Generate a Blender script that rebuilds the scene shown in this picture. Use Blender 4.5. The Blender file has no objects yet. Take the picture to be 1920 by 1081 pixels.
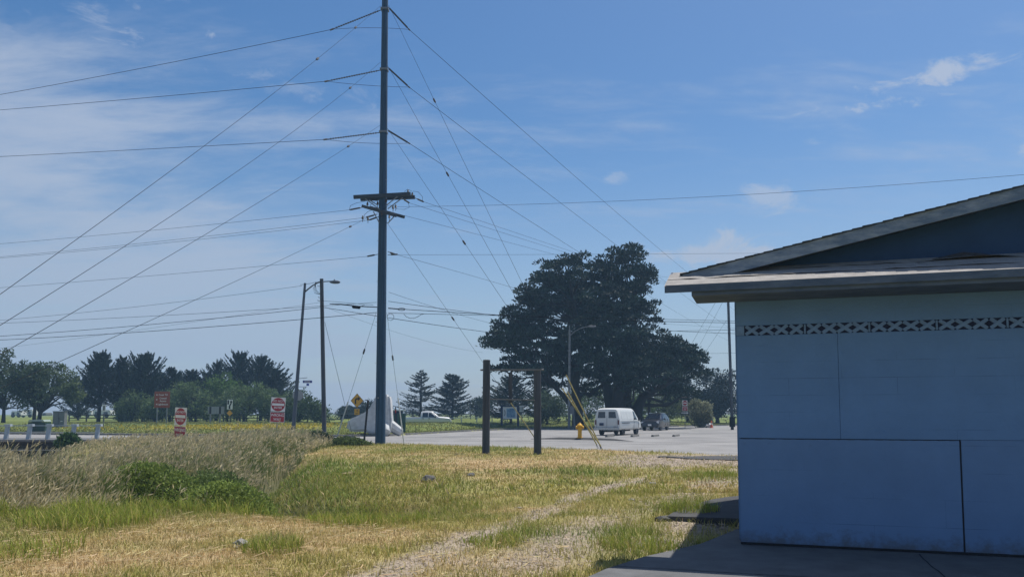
import bpy, bmesh, math, random
import numpy as np
from mathutils import Vector, Matrix, Euler

scene = bpy.context.scene
COL = scene.collection
R = math.radians
rnd = random.Random(7)
rng = np.random.default_rng(11)

# ------------------------------------------------------------------ camera
F = 1500.0                      # focal length in pixels of a 1920 px wide picture
CAMH = 1.6
PITCH = math.atan(115.0 / F)
cam_d = bpy.data.cameras.new('camera')
cam = bpy.data.objects.new('camera', cam_d)
COL.objects.link(cam)
cam.location = (0, 0, CAMH)
cam.rotation_euler = (math.pi / 2 + PITCH, 0, 0)
cam_d.sensor_width = 36
cam_d.lens = F / 1920 * 36
cam_d.shift_y = 120 / 1920
cam_d.clip_start = 0.05
cam_d.clip_end = 5000
scene.camera = cam

# ------------------------------------------------------------------ light
SUN_AZ, SUN_EL = R(46), R(66)
S = Vector((math.sin(SUN_AZ) * math.cos(SUN_EL), math.cos(SUN_AZ) * math.cos(SUN_EL), math.sin(SUN_EL)))
sun_d = bpy.data.lights.new('sun', 'SUN')
sun_d.energy = 5.0
sun_d.angle = R(0.53)
sun_d.color = (1.0, 0.95, 0.87)
sun = bpy.data.objects.new('sun', sun_d)
sun.rotation_euler = S.to_track_quat('Z', 'Y').to_euler()
sun.location = (20, 40, 60)
COL.objects.link(sun)

world = bpy.data.worlds.new('World')
scene.world = world
world.use_nodes = True


def build_world():
    nt = world.node_tree
    N, L = nt.nodes, nt.links
    N.clear()
    out = N.new('ShaderNodeOutputWorld')
    bg = N.new('ShaderNodeBackground')
    bg.inputs['Strength'].default_value = 0.088
    L.new(bg.outputs[0], out.inputs[0])
    sky = N.new('ShaderNodeTexSky')
    sky.sky_type = 'NISHITA'
    sky.sun_disc = False
    sky.sun_elevation = SUN_EL
    sky.sun_rotation = SUN_AZ
    sky.altitude = 0
    sky.air_density = 1.0
    sky.dust_density = 1.0
    sky.ozone_density = 2.5

    def math_(op, a, b=None, clamp=False):
        n = N.new('ShaderNodeMath')
        n.operation = op
        n.use_clamp = clamp
        for i, v in enumerate((a, b)):
            if v is None:
                continue
            if isinstance(v, (int, float)):
                n.inputs[i].default_value = v
            else:
                L.new(v, n.inputs[i])
        return n.outputs[0]

    def smooth(v, a, b):
        n = N.new('ShaderNodeMapRange')
        n.interpolation_type = 'SMOOTHSTEP'
        n.inputs['From Min'].default_value = a
        n.inputs['From Max'].default_value = b
        L.new(v, n.inputs['Value'])
        return n.outputs[0]

    tc = N.new('ShaderNodeTexCoord')
    D = tc.outputs['Generated']
    sep = N.new('ShaderNodeSeparateXYZ')
    L.new(D, sep.inputs[0])
    zc = math_('MAXIMUM', sep.outputs[2], 0.0)
    zden = math_('ADD', zc, 0.16)
    u = math_('DIVIDE', sep.outputs[0], zden)
    v = math_('DIVIDE', sep.outputs[1], zden)
    comb = N.new('ShaderNodeCombineXYZ')
    L.new(u, comb.inputs[0])
    L.new(v, comb.inputs[1])

    def noise(vec, scale, detail, rough, loc=(0, 0, 0), rot=0, sc=(1, 1, 1), dist=0.0):
        mp = N.new('ShaderNodeMapping')
        mp.inputs['Location'].default_value = loc
        mp.inputs['Rotation'].default_value = (0, 0, rot)
        mp.inputs['Scale'].default_value = sc
        L.new(vec, mp.inputs[0])
        n = N.new('ShaderNodeTexNoise')
        n.inputs['Scale'].default_value = scale
        n.inputs['Detail'].default_value = detail
        n.inputs['Roughness'].default_value = rough
        n.inputs['Distortion'].default_value = dist
        L.new(mp.outputs[0], n.inputs['Vector'])
        return n.outputs['Fac']
    # wispy high veils, a broad bank of them towards -x
    wisp = noise(comb.outputs[0], 1.1, 10, 0.62, (3.1, 1.7, 0), R(25), (0.55, 1.5, 1), 0.35)
    fine = noise(comb.outputs[0], 5.0, 10, 0.65, (0.4, 7.7, 0), R(35), (0.6, 1.4, 1), 0.3)
    bank = smooth(u, 0.1, -1.6)
    # overall amount
    w1 = math_('ADD', math_('MULTIPLY', wisp, 0.75), math_('MULTIPLY', fine, 0.35))
    w2 = math_('ADD', w1, math_('MULTIPLY', bank, 0.23))
    veil = math_('MULTIPLY', smooth(w2, 0.55, 0.82), 0.72)
    # low band of haze and cloud at the horizon
    low = math_('MULTIPLY', smooth(zc, 0.34, 0.0), 0.62)
    # small cumulus puffs, (azimuth px, elevation px, half width, half height)
    total = None
    Cf = Vector((0, math.cos(PITCH), math.sin(PITCH)))
    Cu = Vector((0, -math.sin(PITCH), math.cos(PITCH)))
    for (px, py, hw, hh, k) in [(400, 66, 34, 15, 0.75), (1755, 137, 150, 26, 0.8), (1585, 206, 170, 17, 0.7), (1450, 370, 100, 30, 0.6),
                                (1345, 478, 250, 48, 0.85), (1930, 284, 48, 26, 0.8), (30, 120, 150, 90, 0.35), (200, 30, 100, 50, 0.45),
                                (1140, 335, 45, 14, 0.4), (1525, 266, 40, 12, 0.35), (560, 170, 170, 40, 0.3)]:
        c = (Cf + Vector((1, 0, 0)) * ((px - 960) / F) + Cu * ((660 - py) / F)).normalized()
        rt = Vector((c.y, -c.x, 0)).normalized()
        up = rt.cross(c)

        def dot(vv, s):
            n = N.new('ShaderNodeVectorMath')
            n.operation = 'DOT_PRODUCT'
            L.new(D, n.inputs[0])
            n.inputs[1].default_value = tuple(vv * s)
            return n.outputs['Value']
        a = dot(rt, F / hw)
        b = dot(up, F / hh)
        r2 = math_('ADD', math_('MULTIPLY', a, a), math_('MULTIPLY', b, b))
        r_ = math_('SQRT', r2)
        nn = noise(D, 16.0, 8, 0.66, (px * .01, 0, 0), 0, (1, 1, 2.2), 0.5)
        m = math_('SUBTRACT', math_('ADD', 0.52, math_('MULTIPLY', math_('SUBTRACT', nn, 0.5), 3.4)), math_('MULTIPLY', r_, 0.75))
        m = smooth(m, 0.0, 0.75)
        m = math_('MULTIPLY', m, math_('GREATER_THAN', dot(c, 1.0), 0.5))
        m = math_('MULTIPLY', m, k)
        total = m if total is None else math_('MAXIMUM', total, m)
    amt = math_('MAXIMUM', veil, total)
    inv = math_('MULTIPLY', math_('SUBTRACT', 1.0, amt), math_('SUBTRACT', 1.0, low))
    amt2 = math_('SUBTRACT', 1.0, inv, True)
    # sky colour slightly corrected, then clouds mixed over it
    hs = N.new('ShaderNodeHueSaturation')
    hs.inputs['Saturation'].default_value = 1.30
    hs.inputs['Value'].default_value = 1.12
    L.new(sky.outputs[0], hs.inputs['Color'])
    cc = N.new('ShaderNodeMix')
    cc.data_type = 'RGBA'
    L.new(low, cc.inputs[0])
    cc.inputs[6].default_value = (4.9, 5.6, 6.9, 1)
    cc.inputs[7].default_value = (3.0, 3.95, 5.4, 1)
    mx = N.new('ShaderNodeMix')
    mx.data_type = 'RGBA'
    L.new(amt2, mx.inputs[0])
    L.new(hs.outputs[0], mx.inputs[6])
    L.new(cc.outputs[2], mx.inputs[7])
    L.new(mx.outputs[2], bg.inputs['Color'])


build_world()
vs = scene.view_settings
vs.view_transform = 'Standard'
vs.look = 'None'
vs.exposure = 0.15
vs.gamma = 1.0
scene.render.engine = 'CYCLES'


# ------------------------------------------------------------------ helpers
def P(px, py, d):
    """point at distance d (world y) seen at picture position px,py of the 1920 px layout"""
    y = math.cos(PITCH) - math.sin(PITCH) * (660 - py) / F
    z = math.sin(PITCH) + math.cos(PITCH) * (660 - py) / F
    x = (px - 960) / F
    k = d / y
    return Vector((x * k, d, CAMH + z * k))


def proj(x, y, z):
    dz = z - CAMH
    fw = y * math.cos(PITCH) + dz * math.sin(PITCH)
    up = -y * math.sin(PITCH) + dz * math.cos(PITCH)
    return 960 + F * x / fw, 660 - F * up / fw


def GX(px, d):
    return P(px, 775, d).x


def tag(o, label=None, cat=None, group=None, kind=None):
    if label:
        o['label'] = label
    if cat:
        o['category'] = cat
    if group:
        o['group'] = group
    if kind:
        o['kind'] = kind
    return o


def thing(name, label, cat, loc=(0, 0, 0), rotz=0.0, group=None):
    o = bpy.data.objects.new(name, None)
    o.empty_display_size = 0.3
    o.location = loc
    o.rotation_euler = (0, 0, rotz)
    COL.objects.link(o)
    return tag(o, label, cat, group)


def link(name, me, parent=None):
    o = bpy.data.objects.new(name, me)
    COL.objects.link(o)
    if parent is not None:
        o.parent = parent
    return o


class MB:
    def __init__(s):
        s.v, s.f, s.m = [], [], []
        s.cur = 0

    def add(s, verts, faces):
        b = len(s.v)
        s.v += [tuple(p) for p in verts]
        s.f += [tuple(b + i for i in f) for f in faces]
        s.m += [s.cur] * len(faces)
        return s

    def box(s, c, d, rot=None):
        x, y, z = d[0] / 2, d[1] / 2, d[2] / 2
        vs_ = [Vector(p) for p in [(-x, -y, -z), (x, -y, -z), (x, y, -z), (-x, y, -z), (-x, -y, z), (x, -y, z), (x, y, z), (-x, y, z)]]
        if rot is not None:
            M = rot if isinstance(rot, Matrix) else Euler(rot).to_matrix()
            vs_ = [M @ p for p in vs_]
        c = Vector(c)
        return s.add([p + c for p in vs_], [(0, 3, 2, 1), (4, 5, 6, 7), (0, 1, 5, 4), (1, 2, 6, 5), (2, 3, 7, 6), (3, 0, 4, 7)])

    def bar(s, a, b, w, h):
        """rectangular bar from a to b, h measured as upright as can be"""
        a, b = Vector(a), Vector(b)
        t = (b - a).normalized()
        side = t.cross(Vector((0, 0, 1)))
        if side.length < 1e-4:
            side = Vector((1, 0, 0))
        side.normalize()
        up = side.cross(t)
        q = []
        for p in (a, b):
            for i, j in ((-1, -1), (1, -1), (1, 1), (-1, 1)):
                q.append(p + side * w / 2 * i + up * h / 2 * j)
        return s.add(q, [(0, 1, 2, 3), (7, 6, 5, 4), (0, 4, 5, 1), (1, 5, 6, 2), (2, 6, 7, 3), (3, 7, 4, 0)])

    def tube(s, pts, r, n=6, cap=True):
        pts = [Vector(p) for p in pts]
        rs = r if isinstance(r, (list, tuple)) else [r] * len(pts)
        vs_, fs = [], []
        ref = None
        for i, p in enumerate(pts):
            t = (pts[min(i + 1, len(pts) - 1)] - pts[max(i - 1, 0)]).normalized()
            if ref is None:
                ref = Vector((0, 0, 1)) if abs(t.z) < .9 else Vector((1, 0, 0))
            a = t.cross(ref)
            if a.length < 1e-5:
                a = t.cross(Vector((0, 1, 0)))
            a.normalize()
            b = t.cross(a)
            ref = -b if False else ref
            for k in range(n):
                an = 2 * math.pi * k / n
                vs_.append(p + a * math.cos(an) * rs[i] + b * math.sin(an) * rs[i])
        for i in range(len(pts) - 1):
            for k in range(n):
                k2 = (k + 1) % n
                fs.append((i * n + k, i * n + k2, (i + 1) * n + k2, (i + 1) * n + k))
        if cap:
            fs.append(tuple(reversed(range(n))))
            fs.append(tuple((len(pts) - 1) * n + k for k in range(n)))
        return s.add(vs_, fs)

    def lathe(s, prof, o=(0, 0, 0), n=16, axis='Z'):
        o = Vector(o)
        vs_, fs = [], []
        for (r, z) in prof:
            for k in range(n):
                a = 2 * math.pi * k / n
                p = (r * math.cos(a), r * math.sin(a), z)
                if axis == 'Y':
                    p = (p[0], p[2], p[1])
                elif axis == 'X':
                    p = (p[2], p[0], p[1])
                vs_.append(o + Vector(p))
        m = len(prof)
        for i in range(m - 1):
            for k in range(n):
                k2 = (k + 1) % n
                fs.append((i * n + k, i * n + k2, (i + 1) * n + k2, (i + 1) * n + k))
        fs.append(tuple(reversed(range(n))))
        fs.append(tuple((m - 1) * n + k for k in range(n)))
        return s.add(vs_, fs)

    def prism(s, poly, y0, y1):
        """poly of (x,z) extruded along y"""
        n = len(poly)
        v_ = [(x, y0, z) for x, z in poly] + [(x, y1, z) for x, z in poly]
        f_ = [tuple(range(n)), tuple(reversed(range(n, 2 * n)))]
        f_ += [(i, n + i, n + (i + 1) % n, (i + 1) % n) for i in range(n)]
        return s.add(v_, f_)

    def slab(s, poly, z0, z1):
        """poly of (x,y) extruded along z"""
        n = len(poly)
        v_ = [(x, y, z0) for x, y in poly] + [(x, y, z1) for x, y in poly]
        f_ = [tuple(reversed(range(n))), tuple(range(n, 2 * n))]
        f_ += [(i, (i + 1) % n, n + (i + 1) % n, n + i) for i in range(n)]
        return s.add(v_, f_)

    def mesh(s, name, mats, smooth=None, bevel=0.0, fixn=True):
        me = bpy.data.meshes.new(name)
        me.from_pydata(s.v, [], s.f)
        mats = mats if isinstance(mats, (list, tuple)) else [mats]
        for m in mats:
            me.materials.append(m)
        me.polygons.foreach_set('material_index', s.m)
        if fixn or bevel > 0:
            bm = bmesh.new()
            bm.from_mesh(me)
            bmesh.ops.recalc_face_normals(bm, faces=bm.faces)
            if bevel > 0:
                es = [e for e in bm.edges if len(e.link_faces) == 2 and e.calc_face_angle(0) > 0.6]
                bmesh.ops.bevel(bm, geom=es, offset=bevel, segments=2, affect='EDGES', clamp_overlap=True)
            bm.to_mesh(me)
            bm.free()
        if smooth is not None:
            me.polygons.foreach_set('use_smooth', [True] * len(me.polygons))
            me.set_sharp_from_angle(angle=R(smooth))
        me.update()
        return me

    def build(s, name, mats, parent=None, smooth=None, bevel=0.0):
        return link(name, s.mesh(name, mats, smooth, bevel), parent)


def np_mesh(name, verts, flat, totals, mat, cols=None, smooth=False):
    me = bpy.data.meshes.new(name)
    verts = np.asarray(verts, dtype=np.float32).reshape(-1, 3)
    flat = np.asarray(flat, dtype=np.int32)
    totals = np.asarray(totals, dtype=np.int32)
    me.vertices.add(len(verts))
    me.vertices.foreach_set('co', verts.ravel())
    me.loops.add(len(flat))
    me.loops.foreach_set('vertex_index', flat)
    me.polygons.add(len(totals))
    me.polygons.foreach_set('loop_start', np.concatenate([[0], np.cumsum(totals)[:-1]]).astype(np.int32))
    me.polygons.foreach_set('loop_total', totals)
    if smooth:
        me.polygons.foreach_set('use_smooth', np.ones(len(totals), dtype=bool))
    if cols is not None:
        at = me.color_attributes.new('Col', 'FLOAT_COLOR', 'POINT')
        c4 = np.ones((len(verts), 4), dtype=np.float32)
        c4[:, :3] = cols
        at.data.foreach_set('color', c4.ravel())
    me.materials.append(mat)
    me.update(calc_edges=True)
    return me


# value noise
_NT = rng.random((256, 256))


def vnoise(x, y):
    xi, yi = np.floor(x).astype(int), np.floor(y).astype(int)
    fx, fy = x - xi, y - yi
    fx, fy = fx * fx * (3 - 2 * fx), fy * fy * (3 - 2 * fy)
    a, b = _NT[yi & 255, xi & 255], _NT[yi & 255, (xi + 1) & 255]
    c, d = _NT[(yi + 1) & 255, xi & 255], _NT[(yi + 1) & 255, (xi + 1) & 255]
    return (a * (1 - fx) + b * fx) * (1 - fy) + (c * (1 - fx) + d * fx) * fy


def fbm(x, y, o=4):
    s, a, t = 0, 1.0, 0
    for i in range(o):
        s = s + a * vnoise(x * 2 ** i + 17 * i, y * 2 ** i + 31 * i)
        t += a
        a *= .55
    return s / t


def sstep(a, b, x):
    t = np.clip((x - a) / (b - a), 0, 1)
    return t * t * (3 - 2 * t)


# ------------------------------------------------------------------ materials
def mat(name, col, rough=0.7, metal=0.0, var=0.12, scale=6.0, bump=0.0, bscale=40.0, col2=None, thr=None, spec=0.4, stretch=(1, 1, 1), obj_coords=True):
    m = bpy.data.materials.new(name)
    m.use_nodes = True
    nt = m.node_tree
    N, L = nt.nodes, nt.links
    bs = N['Principled BSDF']
    bs.inputs['Roughness'].default_value = rough
    bs.inputs['Metallic'].default_value = metal
    bs.inputs['Specular IOR Level'].default_value = spec
    tc = N.new('ShaderNodeTexCoord')
    mp = N.new('ShaderNodeMapping')
    mp.inputs['Scale'].default_value = stretch
    L.new(tc.outputs['Object'], mp.inputs[0])
    ns = N.new('ShaderNodeTexNoise')
    ns.inputs['Scale'].default_value = scale
    ns.inputs['Detail'].default_value = 6
    ns.inputs['Roughness'].default_value = .65
    L.new(mp.outputs[0], ns.inputs['Vector'])
    cr = N.new('ShaderNodeValToRGB')
    c = Vector(col[:3])
    if col2 is None:
        a, b = c * (1 - var), c * (1 + var)
    else:
        a, b = c, Vector(col2[:3])
    lo, hi = thr if thr else (0.3, 0.7)
    cr.color_ramp.elements[0].position = lo
    cr.color_ramp.elements[1].position = hi
    cr.color_ramp.elements[0].color = (*a, 1)
    cr.color_ramp.elements[1].color = (*b, 1)
    L.new(ns.outputs['Fac'], cr.inputs[0])
    L.new(cr.outputs[0], bs.inputs['Base Color'])
    if bump > 0:
        n2 = N.new('ShaderNodeTexNoise')
        n2.inputs['Scale'].default_value = bscale
        n2.inputs['Detail'].default_value = 5
        L.new(mp.outputs[0], n2.inputs['Vector'])
        bp = N.new('ShaderNodeBump')
        bp.inputs['Strength'].default_value = bump
        bp.inputs['Distance'].default_value = 0.02
        L.new(n2.outputs['Fac'], bp.inputs['Height'])
        L.new(bp.outputs[0], bs.inputs['Normal'])
    return m


def mat_attr(name, rough=0.8, transl=0.0, var=0.0, scale=1.0, bump=0.0, bscale=30.0):
    """colour from the mesh attribute Col"""
    m = bpy.data.materials.new(name)
    m.use_nodes = True
    nt = m.node_tree
    N, L = nt.nodes, nt.links
    bs = N['Principled BSDF']
    bs.inputs['Roughness'].default_value = rough
    bs.inputs['Specular IOR Level'].default_value = 0.25
    at = N.new('ShaderNodeAttribute')
    at.attribute_name = 'Col'
    colout = at.outputs['Color']
    if var > 0:
        tc = N.new('ShaderNodeTexCoord')
        ns = N.new('ShaderNodeTexNoise')
        ns.inputs['Scale'].default_value = scale
        ns.inputs['Detail'].default_value = 8
        ns.inputs['Roughness'].default_value = .7
        L.new(tc.outputs['Object'], ns.inputs['Vector'])
        mr = N.new('ShaderNodeMapRange')
        mr.inputs['From Min'].default_value = .3
        mr.inputs['From Max'].default_value = .7
        mr.inputs['To Min'].default_value = 1 - var
        mr.inputs['To Max'].default_value = 1 + var
        L.new(ns.outputs['Fac'], mr.inputs['Value'])
        vm = N.new('ShaderNodeVectorMath')
        vm.operation = 'SCALE'
        L.new(colout, vm.inputs[0])
        L.new(mr.outputs[0], vm.inputs['Scale'])
        colout = vm.outputs[0]
        if bump > 0:
            n2 = N.new('ShaderNodeTexNoise')
            n2.inputs['Scale'].default_value = bscale
            n2.inputs['Detail'].default_value = 6
            L.new(tc.outputs['Object'], n2.inputs['Vector'])
            bp = N.new('ShaderNodeBump')
            bp.inputs['Strength'].default_value = bump
            bp.inputs['Distance'].default_value = .03
            L.new(n2.outputs['Fac'], bp.inputs['Height'])
            L.new(bp.outputs[0], bs.inputs['Normal'])
    L.new(colout, bs.inputs['Base Color'])
    if transl > 0:
        tr = N.new('ShaderNodeBsdfTranslucent')
        L.new(colout, tr.inputs['Color'])
        mx = N.new('ShaderNodeMixShader')
        mx.inputs[0].default_value = transl
        L.new(bs.outputs[0], mx.inputs[1])
        L.new(tr.outputs[0], mx.inputs[2])
        L.new(mx.outputs[0], N['Material Output'].inputs['Surface'])
    return m


M = {}
M['ground'] = mat_attr('ground_soil', .95, 0, .25, 3.0, .6, 25)
M['blade'] = mat_attr('grass_blade', .7, .30)
M['leaf'] = mat_attr('leaf', .65, .36)
M['needle'] = mat_attr('needle', .7, .06)
M['bark'] = mat('bark', (.026, .023, .022), .9, var=.35, scale=3, bump=.8, bscale=12, stretch=(1, 1, .25))
M['pole'] = mat('treated_pole_wood', (.028, .066, .12), .85, var=.5, scale=14, bump=.8, bscale=25, stretch=(1, 1, .03))
M['oldwood'] = mat('weathered_wood', (.058, .066, .080), .9, var=.4, scale=7, bump=.8, bscale=18, stretch=(1, 1, .08))
M['wood_grey'] = mat('grey_weathered_wood', (.17, .175, .18), .9, var=.35, scale=6, bump=.5, bscale=20, stretch=(.2, 1, 1))
M['arm'] = mat('crossarm_wood', (.042, .058, .082), .85, var=.3, scale=8, bump=.4)
M['steel'] = mat('galvanised_steel', (.20, .21, .22), .5, .6, var=.15, scale=5)
M['steel_pole'] = mat('lamp_pole_steel', (.085, .10, .125), .55, .4, var=.15, scale=3)
M['wire'] = mat('conductor', (.03, .034, .042), .95, 0, var=.1, spec=.05)
M['cable'] = mat('black_cable', (.012, .014, .018), .95, 0, var=.1, spec=.05)
M['insul'] = mat('polymer_insulator', (.05, .055, .065), .5, 0, var=.15, scale=30)
M['porcelain'] = mat('brown_porcelain', (.05, .03, .025), .3, 0, var=.1)
M['asphalt'] = mat('aged_asphalt', (.22, .215, .21), .9, var=.24, scale=.3, bump=.35, bscale=60)
M['asphalt_and_shade'] = mat('dark_asphalt_and_shade', (.055, .055, .056), .9, var=.25, scale=4, bump=.5, bscale=60)  # real asphalt, and the painted shade of the curved slab
M['concrete'] = mat('slab_concrete', (.105, .107, .11), .9, var=.25, scale=2.5, bump=.35, bscale=50)
M['kerb'] = mat('kerb_concrete', (.16, .155, .145), .9, var=.3, scale=3, bump=.4)
M['white_paint'] = mat('worn_road_paint', (.42, .42, .40), .8, var=.3, scale=6)
M['culvert_shade'] = mat('culvert_shade_boards', (.028, .020, .018), .9, var=.4, scale=5, bump=.6)  # near black tone paints the shade of the open culvert side
M['dolos'] = mat('white_concrete', (.50, .51, .51), .9, var=.22, scale=2.2, bump=.35, bscale=9)
M['sign_white'] = mat('sign_white', (.74, .72, .68), .45, var=.05, scale=10)
M['sign_red'] = mat('sign_red', (.36, .022, .030), .5, var=.18, scale=8)
M['sign_orange'] = mat('faded_brown_sign', (.30, .062, .028), .55, var=.1, scale=5)
M['sign_yellow'] = mat('sign_yellow', (.70, .34, .03), .5, var=.08, scale=8)
M['sign_black'] = mat('sign_black', (.015, .015, .017), .5, var=.1)
M['sign_blue'] = mat('sign_blue', (.012, .032, .20), .5, var=.1)
M['sign_back'] = mat('sign_back_aluminium', (.28, .29, .30), .5, .5, var=.1)
M['yellow'] = mat('hydrant_yellow', (.68, .36, .015), .45, var=.1, scale=12)
M['yellow_pvc'] = mat('guy_guard_yellow', (.33, .27, .09), .6, var=.15, scale=9)
M['pale_pvc'] = mat('guy_guard_pale', (.52, .53, .50), .6, var=.1, scale=9)
M['van'] = mat('van_white', (.60, .61, .59), .35, var=.06, scale=2.5, spec=.5)
M['suv'] = mat('suv_black', (.022, .024, .032), .2, var=.1, spec=.6)
M['pickup'] = mat('pickup_silver', (.60, .61, .62), .32, .15, var=.04, spec=.5)
M['glass'] = mat('tinted_glass', (.010, .014, .025), .06, var=.1, spec=.8)
M['rubber'] = mat('tyre_rubber', (.016, .016, .017), .85, var=.2, scale=10)
M['rim'] = mat('wheel_rim', (.38, .39, .40), .35, .7, var=.1)
M['chrome'] = mat('bumper_chrome', (.38, .40, .42), .25, .85, var=.08)
M['tail'] = mat('tail_lamp', (.10, .012, .012), .25, var=.1)
M['lamp'] = mat('clear_lamp', (.55, .57, .60), .15, var=.05)
M['trim'] = mat('black_trim', (.02, .02, .022), .6, var=.15)
M['green_box'] = mat('green_cabinet', (.018, .05, .038), .55, var=.12, scale=3)
M['green_lid'] = mat('pale_green_lid', (.26, .32, .30), .6, var=.08)
M['grey_box'] = mat('grey_cabinet', (.17, .175, .18), .6, var=.1, scale=3)
M['teal_box'] = mat('teal_cabinet', (.035, .10, .10), .55, var=.12, scale=3)
M['navy'] = mat('navy_paint', (.014, .03, .075), .6, var=.15)
M['rv'] = mat('rv_white', (.62, .62, .60), .5, var=.05)
M['orange'] = mat('cone_orange', (.72, .12, .02), .5, var=.06)
M['wall'] = mat('painted_block_wall', (.125, .235, .42), .85, var=.08, scale=1.6, bump=.3, bscale=35)
def add_courses(m, bw, bh, amt):
    nt = m.node_tree
    N, L = nt.nodes, nt.links
    bs = N['Principled BSDF']
    tc = N.new('ShaderNodeTexCoord')
    mp = N.new('ShaderNodeMapping')
    mp.inputs['Rotation'].default_value = (R(90), 0, 0)
    L.new(tc.outputs['Object'], mp.inputs[0])
    br = N.new('ShaderNodeTexBrick')
    br.inputs['Scale'].default_value = 1.0
    br.inputs['Brick Width'].default_value = bw
    br.inputs['Row Height'].default_value = bh
    br.inputs['Mortar Size'].default_value = .004
    br.inputs['Mortar Smooth'].default_value = .4
    L.new(mp.outputs[0], br.inputs['Vector'])
    ns = N.new('ShaderNodeTexNoise')
    ns.inputs['Scale'].default_value = 1.3
    ns.inputs['Detail'].default_value = 4
    L.new(tc.outputs['Object'], ns.inputs['Vector'])
    mr = N.new('ShaderNodeMapRange')
    mr.inputs['From Min'].default_value = .5
    mr.inputs['From Max'].default_value = .66
    L.new(ns.outputs['Fac'], mr.inputs['Value'])
    mu = N.new('ShaderNodeMath')
    mu.operation = 'MULTIPLY'
    L.new(br.outputs['Fac'], mu.inputs[0])
    L.new(mr.outputs[0], mu.inputs[1])
    mu2 = N.new('ShaderNodeMath')
    mu2.operation = 'MULTIPLY'
    mu2.inputs[1].default_value = amt
    L.new(mu.outputs[0], mu2.inputs[0])
    mx = N.new('ShaderNodeMix')
    mx.data_type = 'RGBA'
    src = bs.inputs['Base Color'].links[0].from_socket
    L.new(mu2.outputs[0], mx.inputs[0])
    L.new(src, mx.inputs[6])
    mx.inputs[7].default_value = (.03, .05, .09, 1)
    L.new(mx.outputs[2], bs.inputs['Base Color'])


M['wall2'] = mat('painted_plywood', (.125, .225, .40), .8, var=.08, scale=1.5, bump=.2, bscale=45)
add_courses(M['wall'], 1.2, .203, .42)
add_courses(M['wall2'], 1.5, .31, .42)
def add_dirt(m):
    nt = m.node_tree
    N, L = nt.nodes, nt.links
    bs = N['Principled BSDF']
    tc = N.new('ShaderNodeTexCoord')
    sp = N.new('ShaderNodeSeparateXYZ')
    L.new(tc.outputs['Object'], sp.inputs[0])
    ns = N.new('ShaderNodeTexNoise')
    ns.inputs['Scale'].default_value = 7
    ns.inputs['Detail'].default_value = 8
    ns.inputs['Roughness'].default_value = .7
    L.new(tc.outputs['Object'], ns.inputs['Vector'])
    h = N.new('ShaderNodeMapRange')
    h.inputs['From Min'].default_value = .30
    h.inputs['From Max'].default_value = .03
    L.new(sp.outputs[2], h.inputs['Value'])
    a = N.new('ShaderNodeMath')
    a.operation = 'MULTIPLY_ADD'
    a.inputs[1].default_value = .45
    L.new(h.outputs[0], a.inputs[0])
    L.new(ns.outputs['Fac'], a.inputs[2])
    r = N.new('ShaderNodeMapRange')
    r.inputs['From Min'].default_value = .64
    r.inputs['From Max'].default_value = .95
    r.inputs['To Max'].default_value = .7
    L.new(a.outputs[0], r.inputs['Value'])
    mx = N.new('ShaderNodeMix')
    mx.data_type = 'RGBA'
    L.new(r.outputs[0], mx.inputs[0])
    L.new(bs.inputs['Base Color'].links[0].from_socket, mx.inputs[6])
    mx.inputs[7].default_value = (.085, .085, .085, 1)
    L.new(mx.outputs[2], bs.inputs['Base Color'])


add_dirt(M['wall'])
add_dirt(M['wall2'])
M['gable'] = mat('dark_blue_gable', (.020, .055, .125), .8, var=.12, scale=3, bump=.2)
M['fascia'] = mat('weathered_fascia', (.06, .09, .14), .8, col2=(.11, .145, .20), thr=(.4, .68), scale=5, bump=.4, stretch=(.5, 1, 1.6))
M['fascia2'] = mat('peeling_rake_board', (.115, .165, .24), .8, col2=(.25, .30, .37), thr=(.40, .62), scale=5, bump=.4, stretch=(.6, 1, 2))
M['shingle'] = mat('asphalt_shingle', (.040, .045, .055), .95, var=.4, scale=25, bump=.7, bscale=120)
M['rollroof'] = mat('pale_roll_roofing', (.30, .285, .27), .95, var=.22, scale=6, bump=.5, bscale=70)
M['dark'] = mat('dark_void', (.012, .013, .018), .9, var=.2)
M['xblock'] = mat('cast_screen_block', (.15, .245, .40), .85, var=.2, scale=9, bump=.4)
M['stone'] = mat('grey_stone', (.09, .088, .085), .9, var=.3, scale=8, bump=.8, bscale=15)
M['pale_stone'] = mat('pale_stone', (.22, .21, .20), .9, var=.15, scale=8, bump=.5)
M['straw'] = mat('dry_straw', (.30, .23, .13), .9, var=.3, scale=20)
M['galv_post'] = mat('painted_rail_post', (.40, .45, .50), .6, var=.12, scale=6)

# ------------------------------------------------------------------ terrain layout
NEAR = np.array([(-80, 47.3), (-60, 47.3), (-24, 47.3), (-15, 45.4), (-9, 44.2), (-5, 42.5), (-2, 39.6), (3.3, 36.2), (6.4, 33.6), (9, 30.5), (14, 25.5), (20, 21), (40, 14), (80, 8)], float)
FARK = np.array([(-80, 67), (-60, 66), (-41, 64), (-20, 58), (-12, 56.5), (-9.4, 58.8), (-8.2, 60.8), (-6.9, 65), (-5.2, 70.6), (-3.1, 77), (0, 83), (6.5, 89), (15, 97), (31, 112), (60, 135), (90, 155)], float)
DITCH = [(-2.6, 15.2), (-3.6, 15.6), (-5.6, 16.6), (-8, 18.2), (-12.6, 22.5), (-20, 33), (-27, 46), (-29, 60)]
DITCH2 = [(-5.2, 17.0), (-6.0, 20), (-7.6, 26), (-8.6, 30)]


def near_y(x):
    return np.interp(x, NEAR[:, 0], NEAR[:, 1])


def far_y(x):
    return np.interp(x, FARK[:, 0], FARK[:, 1])


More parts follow.
